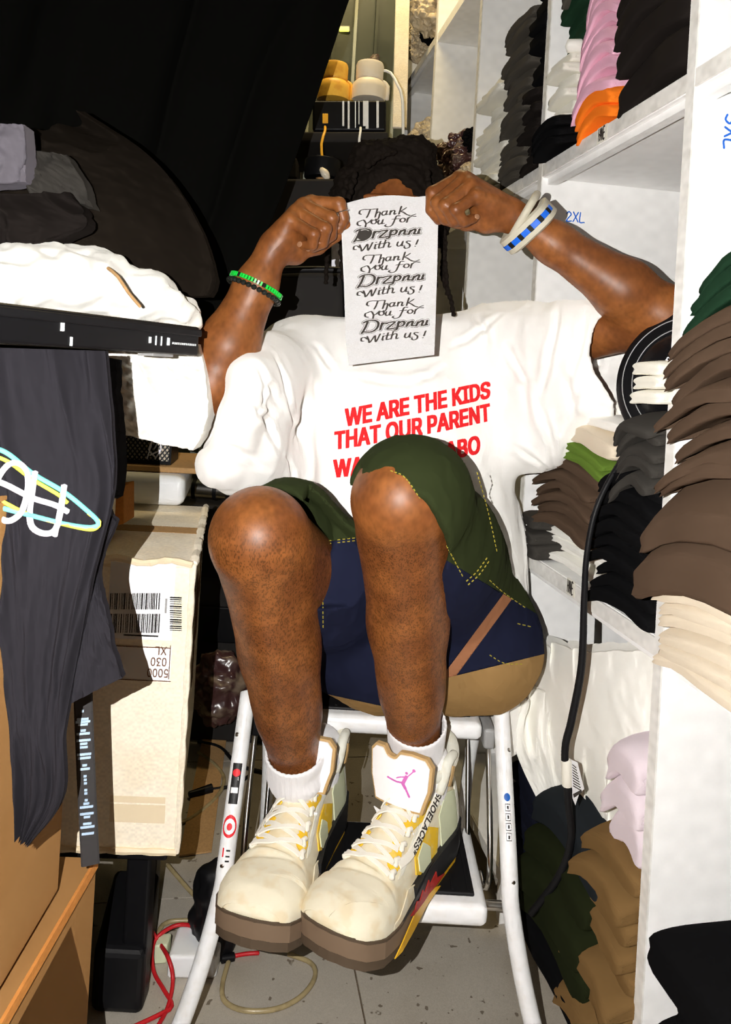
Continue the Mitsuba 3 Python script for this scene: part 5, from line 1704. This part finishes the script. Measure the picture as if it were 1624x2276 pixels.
# things on the carton
rt = thing('router', 'flat white plastic box with rounded edges lying on the printed carton', 'router')
ro = P(256, 1098, 1.60)
put(rt + '__case', frame_box([ro[0] - .10, 1.56, bz1 + .005], [.252, .01, 0], [-.03, .20, 0], [0, 0, .063], .018), 'm_white_plastic', 40)
put(rt + '__wooden_top', frame_box([ro[0] - .02, 1.60, bz1 + .069], [.215, .008, 0], [-.03, .26, 0], [0, 0, .012], .003), 'm_card')
mb = thing('pen_basket', 'black wire mesh box with a white scribble on it, on top of the white router', 'mesh box')
mo = np.array([P(248, 1000, 1.63)[0], 1.63, bz1 + .082])
mw, mh = .125, .062
put(mb + '__backing', frame_box(mo + [0, .004, 0], [mw, 0, 0], [-.01, .10, 0], [0, 0, mh], .003), 'm_cream')
for z in (0, mh - .006):
    put(mb + '__rim', frame_box(mo + [-.002, -.002, z], [mw + .004, 0, 0], [0, .006, 0], [0, 0, .007], .001), 'm_black_plastic')
put(mb + '__side_panel', frame_box(mo + [mw - .002, -.002, 0], [.005, 0, 0], [-.01, .105, 0], [0, 0, mh + .001], .001), 'm_black_plastic')
rods = []
for k in range(-6, 14):
    x0 = k * .0098
    for sgn in (-1, 1):
        a, b = np.array([x0, 0, 0]), np.array([x0 + mh * .8, 0, mh])
        if sgn < 0:
            a, b = np.array([x0 + mh * .8, 0, 0]), np.array([x0, 0, mh])
        ts = np.linspace(0, 1, 20)
        q = a + (b - a) * ts[:, None]
        q = q[(q[:, 0] > 0) & (q[:, 0] < mw)]
        if len(q) > 2:
            rods.append(tube(mo + q[[0, -1]] + [0, .001, 0], .0016, 5))
put(mb + '__wire_mesh', cat(rods), 'm_black_plastic', kind='stuff')
sc = pen([[(0, 0), (.3, 1), (.1, .5), (.6, .1)], [(.5, .6), (.8, 1), (1, .6), (.6, .0)], [(.2, .2), (.9, .5)]], .09)
put(mb + '__scribble', place(extrude(sc, .0006), mo + [.078, -.004, .012], [.028, 0, 0], [0, 0, .036], [0, -1, 0]), 'm_neon_white')
fl = put('cardboard_scrap', frame_box(P(245, 1170, 1.30), P(275, 1165, 1.30) - P(245, 1170, 1.30), [0, .06, 0], P(245, 1085, 1.30) - P(245, 1170, 1.30), .002), 'm_card_orange', label='small orange-brown cardboard piece standing at the left end of the carton', cat='cardboard piece')

# dark crate with a metal tube behind the knee
cr = thing('crate', 'dark crate standing behind the left knee', 'crate')
put(cr + '__body', frame_box([-.50, 2.14, .0], [.47, 0, 0], [0, .26, 0], [0, 0, .66], .01), 'm_dark_box')
for k in range(3):
    put(cr + '__slot', frame_box([-.46, 2.132, .10 + .18 * k], [.39, 0, 0], [0, .01, 0], [0, 0, .10], .004), 'm_black_plastic')
put('parts_bag', wrinkle(trimesh.Trimesh(trimesh.creation.icosphere(4, 1).vertices * [.075, .06, .10] + P(488, 1530, 2.06), trimesh.creation.icosphere(4, 1).faces, process=False), .05, .03, 9), 'm_poly_dark', True,
    label='crumpled glossy dark bag hanging on the crate behind the leg', cat='bag')
mt_ = thing('metal_tube', 'chrome and black metal tube lying behind the left knee', 'metal tube')
a, b = P(418, 1084, 2.10), P(610, 1098, 2.10)
for t0, t1, r, m in ((0, .45, .027, 'm_chrome'), (.45, .50, .021, 'm_black_plastic'), (.50, .78, .022, 'm_chrome'), (.78, 1.0, .026, 'm_black_plastic'), (.06, .10, .0285, 'm_black_plastic'), (.30, .34, .0285, 'm_black_plastic')):
    put(mt_ + '__segment', tube([a + (b - a) * t0, a + (b - a) * t1], r, 24), m, 40)
put('added_tan_sheet', cat([frame_box(on_z(398, 1905, .002), on_z(470, 1895, .002) - on_z(398, 1905, .002), on_z(450, 1640, .002) - on_z(398, 1905, .002), [0, 0, .004], .001, 1)]), 'm_card',
    label='tan sheet added for warm light on the floor between the carton and the stool', cat='added sheet')  # thin sheet whose tan stands in for warm light on the tiles

# black T-shirt with neon print, hanging over the tall box
tb = thing('hanging_t_shirt', 'black T-shirt with a neon line print hanging over the tall box at the left', 'T-shirt')
body_s = sheet([(-90, 770, .70), (-60, 1000, .70), (-20, 1200, .705), (4, 1430, .715), (26, 1640, .725), (40, 1860, .74)],
               [(236, 780, .80), (252, 960, .78), (256, 1090, .765), (222, 1235, .755), (178, 1420, .75), (150, 1590, .745), (142, 1770, .745), (70, 1872, .745)], amp=.007, folds=5, seed=70, thick=.008, nu=80, nv=90, fine_=.002)
put(tb + '__body', body_s, 'm_black_tee', 50)
sl_s = sheet([(238, 1130, .775), (205, 1260, .765), (176, 1400, .758), (156, 1562, .755)], [(258, 1160, .785), (222, 1265, .775), (246, 1400, .768), (270, 1510, .765)], amp=.003, folds=2, seed=71, thick=.010, nu=26, nv=50)
put(tb + '__sleeve', sl_s, 'm_black_tee', 50)
bv = np.asarray(body_s.vertices)
btree = cKDTree(pix(bv))


def on_tee(pts, rpx, mat, key):
    q = resample(np.hstack([np.array(pts, float), np.zeros((len(pts), 1))]), 6)[:, :2]
    _, i = btree.query(q, k=8)
    d = bv[i][:, :, 1].min(1)
    d = np.convolve(np.pad(d, 3, 'edge'), np.ones(7) / 7, 'valid') - .0015
    c = np.array([P(x, y, z) for (x, y), z in zip(q, d)])
    return put(key, tube(c, rpx * .72 / 1700, 8), mat, True)


W_, C_, Y_ = 'm_neon_white', 'm_neon_cyan', 'm_neon_yellow'
on_tee([(-60, 985), (10, 1004), (72, 1052), (140, 1092), (188, 1130), (218, 1160), (204, 1172), (150, 1166), (70, 1146), (0, 1128), (-60, 1110)], 5.5, C_, tb + '__neon_outline')
on_tee([(-60, 1004), (10, 1022), (70, 1064), (130, 1100), (150, 1118)], 4.5, Y_, tb + '__neon_outline')
on_tee([(196, 1140), (221, 1160), (214, 1174), (190, 1176), (120, 1160), (60, 1142), (0, 1112), (-50, 1092)], 4.5, Y_, tb + '__neon_outline')
on_tee([(-6, 1150), (20, 1158), (46, 1140), (60, 1100), (62, 1060), (48, 1034), (24, 1030), (2, 1052), (-14, 1090), (-18, 1130), (-6, 1150)], 7, W_, tb + '__neon_lettering')
on_tee([(78, 1048), (72, 1090), (66, 1140), (72, 1172), (98, 1186), (122, 1178), (134, 1140), (143, 1078)], 7, W_, tb + '__neon_lettering')
on_tee([(143, 1078), (134, 1130), (122, 1192)], 6, W_, tb + '__neon_lettering')
on_tee([(-40, 1060), (10, 1076), (70, 1106), (120, 1122), (152, 1138)], 6.5, W_, tb + '__neon_lettering')
dk = thing('dark_garment', 'black garment hanging behind the neon print T-shirt below the device', 'clothes')
put(dk + '__cloth', sheet([(205, 790, .86), (215, 900, .85), (225, 1010, .84), (235, 1100, .84)], [(258, 800, .92), (262, 930, .91), (266, 1060, .90), (258, 1110, .90)], amp=.006, folds=2, seed=72, thick=.02, nu=24, nv=40), 'm_black_fleece', 50)
strap = thing('strap', 'narrow dark strap with pale blue lettering hanging below the black T-shirt', 'strap')
sp = resample(np.array([P(184, 1520, .872), P(186, 1590, .875), P(193, 1760, .883), P(201, 1922, .890)]), .004)
put(strap + '__band', ribbon(sp, .0205, [.30, -.95, 0], .0015), 'm_strap')
for k in range(26):
    t = .16 + k * .0262
    i = int(t * (len(sp) - 1))
    w = .013 * abs(math.sin(k * 2.3)) + .003
    if 12 < k < 19:
        w = .0035
    put(strap + '__printed_mark', ribbon(np.array([sp[i] + [.0, -.0032, .0014], sp[i] + [.0, -.0032, -.0014]]) + [0, 0, 0], w, [.30, -.95, 0], .0004), 'm_strap_print')

# slim black device lying on the heap
dv = thing('disc_player', 'slim black electronic device with white lights along its edge at the left', 'electronic device')
A0, A1 = P(-70, 763, .70), P(441, 797, 1.055)
A0[2] = A1[2] = 1.073
eL = A1 - A0
eB = np.array([-eL[1], eL[0], 0]) / np.linalg.norm(eL) * .24
put(dv + '__case', frame_box(A0, eL, eB, [0, 0, .0395], .004), 'm_black_plastic', 40)
nd = np.array([eL[1], -eL[0], 0]) / np.linalg.norm(eL)
put(dv + '__front_bevel', frame_box(A0 + [0, 0, .026], eL, nd * .004, [0, 0, .010], .002), 'm_black_rubber')
put(dv + '__bottom_foot', frame_box(A0 + eL * .80 + [0, 0, -.004] - nd * .02, eL * .12, eB * .1, [0, 0, .005], .001), 'm_grey_plastic')
for t, w, h, z in ((.700, .010, .008, .012), (.735, .005, .012, .010), (.765, .005, .012, .010), (.800, .012, .010, .011), (.30, .012, .016, .017), (.34, .008, .010, .002)):
    put(dv + '__light', frame_box(A0 + eL * t + [0, 0, z] + nd * .0002, eL / np.linalg.norm(eL) * w * .45, nd * .0012, [0, 0, h], .0004, 1), 'm_led')
for k in range(13):
    put(dv + '__small_light', frame_box(A0 + eL * (.832 + .0115 * k) + [0, 0, .013] + nd * .0002, eL / np.linalg.norm(eL) * .0022, nd * .001, [0, 0, .003], .0003, 1), 'm_led')
# its bearer: box and white towels beneath
cloth('towel', 'white folded cloth hanging below the black device', 'm_white_cloth', [(236, 780, 1.10), (244, 880, 1.09), (256, 966, 1.09)], [(440, 765, 1.14), (458, 840, 1.13), (464, 905, 1.13), (452, 965, 1.13), (432, 1000, 1.13)],
      amp=.007, folds=2, seed=74, thick=.05, nu=60, nv=60, cat='towel', fine_=.007)
bb = carton('carton', 'pale box hidden under the white cloth and the black device', [-.62, 1.02, bz1 + .01], [.26, .02, 0], [-.05, .26, 0], [0, 0, .20], 'm_card_pale')
# white crumpled cloth on the device
wf = Field([-.55, .80, 1.05], [-.18, 1.30, 1.28], .0045)
for px, py, d, r in ((-40, 650, .92, (.07, .07, .045)), (70, 630, .97, (.07, .07, .048)), (185, 625, 1.0, (.055, .07, .046)), (290, 655, 1.03, (.05, .06, .038)), (370, 680, 1.05, (.035, .05, .026)), (412, 708, 1.06, (.018, .04, .014))):
    wf.ball(P(px, py, d + .06), r, .03)
wm = wrinkle(wf.mesh(), .030, .055, 31, ridged=True)
wm = wrinkle(wm, .010, .02, 33)
put('white_shirt', soft(wm, 4), 'm_white_cloth', True, label='crumpled white shirt lying on the black device', cat='clothes')
put('orange_cord', tube([P(240, 596, 1.0), P(262, 615, .985), P(285, 650, .985), P(312, 682, .99)], .0022, 8, .01), 'm_card', True, label='tan drawstring lying across the crumpled white shirt', cat='cord')

# dark jackets heaped behind
cloth('jacket', 'dark brown jacket heaped at the left in front of the black curtain', 'm_jacket', [(-120, 330, 1.10), (-120, 500, 1.06), (-120, 690, 1.05)], [(190, 250, 1.34), (330, 345, 1.32), (410, 440, 1.30), (462, 540, 1.28), (484, 625, 1.26), (470, 660, 1.26)],
      mid=[(60, 300, 1.22), (150, 430, 1.12), (190, 660, 1.10)], amp=.02, folds=4, seed=80, thick=.03, nu=90, nv=80, fine_=.006)
cloth('jacket', 'charcoal garment rolled up on the dark jacket, above the white shirt', 'm_charcoal', [(50, 330, 1.08), (60, 400, 1.06), (72, 440, 1.06)], [(150, 345, 1.10), (185, 400, 1.09), (205, 460, 1.09)], amp=.008, folds=2, seed=81, thick=.03, nu=30, nv=30)
cloth('jacket', 'grey-violet sweatshirt at the left edge above the charcoal garment', 'm_lining', [(-60, 270, 1.02), (-60, 420, 1.0)], [(58, 280, 1.05), (62, 345, 1.04), (58, 405, 1.04)], amp=.005, folds=2, seed=82, thick=.03, nu=24, nv=24)
cloth('jacket', 'dark brown garment folded between the white shirt and the jackets', 'm_dark_brown', [(-60, 430, 1.0), (-60, 520, .98), (-60, 600, .98)], [(160, 430, 1.08), (200, 500, 1.06), (140, 540, 1.05)], amp=.012, folds=3, seed=83, thick=.03, nu=40, nv=30)
cloth('curtain', 'heavy black curtain hanging across the upper left', 'm_curtain', [(-500, -260, 1.45), (-500, 400, 1.45), (-500, 860, 1.45)], [(860, -260, 1.72), (770, 0, 1.70), (655, 330, 1.66), (600, 475, 1.63), (545, 600, 1.60), (498, 725, 1.57), (470, 900, 1.57)],
      amp=.02, folds=7, seed=84, thick=.008, nu=160, nv=60, cat='curtain')

# cables and small things on the floor
def floor_cable(key, label, pts, r, mat, group=None):
    c = [on_z(x, y, r + .001 + h) for x, y, h in pts]
    return put(key, tube(c, r, 8, .008), mat, True, label=label, cat='cable', group=group)


floor_cable('cable', 'red cable crossing itself on the floor in front of the white adapter', [(302, 2012, .12), (345, 2082, .03), (374, 2130, .035), (384, 2180, .01), (372, 2240, .0), (345, 2290, 0)], .0034, 'm_red_cable')
floor_cable('cable', 'red cable looping over the adapter towards the bottom edge', [(500, 2010, .05), (462, 2056, .02), (452, 2092, .0)], .0034, 'm_red_cable')
floor_cable('cable', 'red cable in a wide loop on the floor left of the stool leg', [(478, 2088, .0), (440, 2062, .03), (395, 2056, .045), (352, 2080, .03), (338, 2112, .02), (342, 2160, .006), (364, 2200, .004), (382, 2236, .0), (352, 2256, 0), (290, 2285, 0)], .0034, 'm_red_cable')
floor_cable('cable', 'red cable end with a black plug under the sneakers', [(520, 2125, .0), (545, 2120, .0), (575, 2118, 0)], .0034, 'm_red_cable')
put('cable_plug', tube([on_z(492, 2132, .008), on_z(520, 2126, .008)], .0072, 10), 'm_black_plastic', 40, label='black plug on the floor below the left sneaker', cat='plug')
floor_cable('cable', 'clear tan cable loop on the tiles in front of the stool', [(508, 2135, 0), (494, 2190, 0), (500, 2226, 0), (545, 2246, 0), (615, 2242, 0), (672, 2212, 0), (700, 2170, 0), (690, 2140, 0), (640, 2120, 0)], .0042, 'm_clear_cable')
floor_cable('cable', 'clear tan cable running from under the carton to the stool leg', [(372, 1922, .02), (400, 1955, .01), (432, 1990, 0), (470, 2018, 0), (500, 2032, 0)], .0042, 'm_clear_cable')
floor_cable('cable', 'clear tan cable bending behind the white adapter', [(352, 2130, 0), (352, 2075, 0), (372, 2050, 0), (430, 2046, 0), (490, 2052, 0)], .0042, 'm_clear_cable')
floor_cable('cable', 'tan cable curving on the floor beside the carton', [(440, 1672, 0), (480, 1702, 0), (498, 1735, 0), (478, 1775, 0), (430, 1815, 0), (400, 1830, 0)], .0046, 'm_clear_cable')
floor_cable('cable', 'black cable on the floor behind the left stool leg', [(440, 1648, 0), (490, 1662, 0), (530, 1700, 0), (600, 1720, 0)], .0046, 'm_black_rubber')
floor_cable('cable', 'black cable with a plug running behind the left stool leg', [(425, 1765, 0), (470, 1755, 0), (520, 1745, 0), (560, 1720, 0)], .004, 'm_black_rubber')
put('cable_plug', tube([on_z(420, 1766, .012), on_z(470, 1752, .012)], (.007, .011), 10), 'm_black_plastic', 40, label='black plug on the floor beside the carton', cat='plug')
ad = thing('power_adapter', 'white plastic power adapter on the floor left of the stool leg', 'power adapter')
q0 = on_z(369, 2178, .0)
put(ad + '__case', frame_box(q0, on_z(480, 2178, 0) - q0, [0, .075, 0], [0, 0, .040], .007), 'm_white_plastic', 40)
put('junction_box', frame_box(on_z(340, 2145, .0), on_z(370, 2143, 0) - on_z(340, 2145, 0), [0, .03, 0], [0, 0, .034], .004), 'm_mesh_green', 40, label='small pale green block beside the white adapter', cat='junction box')
put('black_bag', soft(wrinkle(trimesh.Trimesh(trimesh.creation.icosphere(4, 1).vertices * [.045, .05, .085] + on_z(482, 2022, .07), trimesh.creation.icosphere(4, 1).faces, process=False), .04, .04, 12), 2), 'm_black_rubber', True,
    label='small black bag on the floor right behind the left stool leg', cat='bag')

# a slab added out of the picture, shaped only to shade the lowest box
pl = Polygon([(-.147, .893), (-.137, .85), (-.150, .30), (-.60, .30), (-.60, .52), (-.26, .56)])
m = extrude(pl, .05)
lean = thing('carton', 'added unseen shade block beside the photographer, outside the picture at the lower left', 'cardboard box')
put(lean + '__body', fixed(trimesh.Trimesh(np.stack([m.vertices[:, 0], .25 - m.vertices[:, 2], m.vertices[:, 1] - .30], 1) + [0, 0, .30], m.faces, process=False)), 'm_card_dark')

# ------------------------------------------------------------------ behind the person
def block(key, px0, py0, px1, py1, d, depth, mat, r=.006, label=None, cat=None, **kw):
    a, b, c = P(px0, py1, d), P(px1, py1, d), P(px0, py0, d)
    return put(key, frame_box(a, b - a, [0, depth, 0], c - a, r), mat, 40, label=label, cat=cat, **kw)


rack = thing('rack_shelf', 'dark ledge with a black tray against the back wall above the head', 'shelf')
block(rack + '__ledge', 640, 292, 862, 316, 2.22, .40, 'm_dark_box')
block(rack + '__tray', 694, 222, 858, 291, 2.25, .16, 'm_black_plastic', .008)
for x, w, y1 in ((772, 5, 286), (788, 3, 284), (796, 3, 276), (806, 9, 280), (812, 7, 286), (836, 6, 284), (760, 5, 280)):
    block(rack + '__paint_drip', x, 224, x + w, y1, 2.247, .004, 'm_white_paint', .0015)
block(rack + '__paint_drip', 716, 252, 729, 274, 2.247, .004, 'm_yellow_ink', .003)
put(rack + '__bracket', frame_box(P(700, 400, 2.35), [.02, 0, 0], [0, .02, 0], [0, 0, .13], .002), 'm_dark_box')
put(rack + '__bracket', frame_box(P(845, 400, 2.35), [.02, 0, 0], [0, .02, 0], [0, 0, .13], .002), 'm_dark_box')


def bottle(px, py0, py1, rw, mat, label, d=2.30):
    t = thing('bottle', label, 'bottle')
    base, top = P(px, py1, d), P(px, py0, d)
    H = top[2] - base[2]
    r = rw * d / F
    put(t + '__body', lathe([(0, 0), (r, 0), (r * 1.02, H * .28), (r * .98, H * .42), (r * .80, H * .50), (r * .74, H * .53), (0, H * .53)], base, n=28), mat, 40)
    put(t + '__cap', lathe([(0, H * .52), (r * .76, H * .53), (r * .82, H * .56), (r * .84, H * .90), (r * .78, H * .98), (r * .5, H), (0, H)], base, n=28), mat, 40)
    put(t + '__handle', tube([base + [r * .8, 0, H * .52], base + [r * 1.12, 0, H * .40], base + [r * 1.1, 0, H * .05]], .007, 8, .02), mat, True)


bottle(740, 142, 224, 36, 'm_amber', 'yellow ink bottle in the black tray behind the head')
bottle(818, 140, 224, 37, 'm_bottle', 'white ink bottle in the black tray behind the head')
put('hose', tube([P(848, 156, 2.30), P(868, 162, 2.3), P(884, 190, 2.28), P(894, 220, 2.27), P(896, 315, 2.26)], .0045, 8, .02), 'm_white_plastic', True, label='white hose hanging from the white ink bottle', cat='hose')
yc = thing('yellow_cord', 'yellow cord with a knot hanging from the black tray', 'cord')
put(yc + '__line', tube([P(722, 282, 2.245), P(722, 291, 2.215), P(714, 320, 2.19), P(717, 360, 2.18), P(724, 400, 2.17), P(737, 440, 2.16)], .0042, 8, .02), 'm_yellow_ink', True)
put(yc + '__knot', tube([P(714, 376, 2.175), P(722, 386, 2.165), P(728, 398, 2.17)], (.008, .012, .008), 8, .004), 'm_bottle', True)
put('white_string', tube([P(801, 284, 2.245), P(801, 291, 2.215), P(798, 310, 2.2), P(798, 345, 2.2)], .004, 8), 'm_white_plastic', True, label='short white string hanging below the tray', cat='string')
block('wall_panel', 640, 300, 722, 420, 2.56, .06, 'm_bottle', label='pale cream panel on the back wall left of the yellow cord', cat='panel')
tape = thing('tape_roll', 'roll of black tape standing on the dark carton behind the head', 'tape roll')
put(tape + '__roll', lathe([(.018, 0), (.050, 0), (.052, .003), (.052, .050), (.050, .053), (.018, .053), (.018, 0)], P(715, 397, 2.22), n=40), 'm_black_plastic', 40)
put(tape + '__core', lathe([(.014, .001), (.018, .001), (.018, .052), (.014, .052), (.014, .001)], P(715, 397, 2.22), n=30), 'm_card')
block('small_box', 600, 350, 660, 397, 2.17, .1, 'm_dark_box', label='small dark box beside the tape roll', cat='box')
block('dark_carton', 540, 396, 762, 1124, 2.15, .24, 'm_dark_box', .01, label='large dark carton behind the raised left hand', cat='carton')
bag = thing('laptop_bag', 'dark grey padded bag with black piping behind the left shoulder', 'bag')
block(bag + '__front', 520, 600, 768, 900, 1.72, .06, 'm_dark_box', .02)
rim = [P(515, 608, 1.715), P(640, 600, 1.715), P(742, 600, 1.715), P(764, 612, 1.715), P(770, 700, 1.715), P(772, 890, 1.715)]
put(bag + '__piping', tube(rim, .008, 8, .02), 'm_black_rubber', True)
block('reflective_strip', 736, 535, 757, 598, 1.80, .01, 'm_neon_white', .003, label='bright bluish strip between the braid and the bag', cat='strip')
block('grey_box', 455, 930, 520, 1010, 1.62, .08, 'm_cream', .006, label='beige box between the curtain and the left sleeve', cat='box')
lamp = thing('indicator_lamp', 'small yellow-green lamp on the back wall beside the curtain', 'lamp')
put(lamp + '__housing', frame_box(P(750, 71, 2.585), P(778, 71, 2.585) - P(750, 71, 2.585), [0, .05, 0], P(750, 56, 2.585) - P(750, 71, 2.585), .004), 'm_grey_plastic')
a, b, c = P(753, 69, 2.58), P(776, 69, 2.58), P(753, 58, 2.58)
scene[lamp + '__lens'] = {**mikit.ply(frame_box(a, b - a, [0, .012, 0], c - a, .004), {'type': 'diffuse'}), 'emitter': {'type': 'area', 'radiance': rgb((2.2, 2.0, .18))}}
put('clip', wrinkle(trimesh.Trimesh(trimesh.creation.icosphere(3, .018).vertices + hit_s(832, 132, 1.655), trimesh.creation.icosphere(3, .018).faces, process=False), .012, .015, 3), 'm_poly_dark', True, label='dark red clip on the back wall above the white bottle', cat='clip')
# wooden post and a leaning board
wp = S(1.93, -.012, 0)
put('wooden_post', frame_box(S(1.925, -.050, 0), E_S * .05, E_Q * .028, [0, 0, 2.75], .004), 'm_wood', label='wooden post at the far end of the white shelving', cat='post')
put('leaning_board', frame_box(P(872, 283, 2.44), [.046, 0, 0], [0, .016, 0], P(880, -60, 2.44) - P(872, 283, 2.44), .003), 'm_card_pale', label='pale narrow board beside the wooden post', cat='board')


def bag_blob(px, py, d, rx, ry, rz, mat, label, seed, key='plastic_bag'):
    s = trimesh.creation.icosphere(5, 1)
    m = trimesh.Trimesh(s.vertices * [rx, ry, rz] + P(px, py, d), s.faces, process=False)
    m = wrinkle(m, rz * .9, rz * .7, seed, ridged=True)
    m = wrinkle(m, rz * .35, rz * .25, seed + 1, ridged=True)
    return put(key, m, mat, True, label=label, cat='plastic bag')


bag_blob(1018, 352, 2.28, .050, .06, .075, 'm_poly_dark', 'dark red garment in a clear bag on the far shelf', 90)
bag_blob(1046, 312, 2.22, .020, .04, .030, 'm_black_fleece', 'black bundle beside the dark red bagged garment', 92)
bag_blob(1042, 388, 2.22, .028, .04, .028, 'm_poly_bag', 'pale crumpled bag below the dark red bagged garment', 94)
bag_blob(950, 310, 2.60, .060, .06, .060, 'm_poly_bag', 'yellowish crumpled plastic bag on the far shelf behind the hair', 96)
bag_blob(972, 20, 2.50, .075, .06, .080, 'm_poly_bag', 'crumpled plastic bag hanging highest over the far top shelf', 98)
bag_blob(948, 74, 2.62, .055, .05, .045, 'm_poly_bag', 'crumpled plastic bag in the middle on the far top shelf', 100)
bag_blob(955, 75, 2.56, .028, .04, .028, 'm_black_fleece', 'black wrapped bundle on the far top shelf', 102)
bag_blob(932, 112, 2.68, .040, .05, .040, 'm_poly_bag', 'small crumpled plastic bag lowest on the far top shelf', 104)
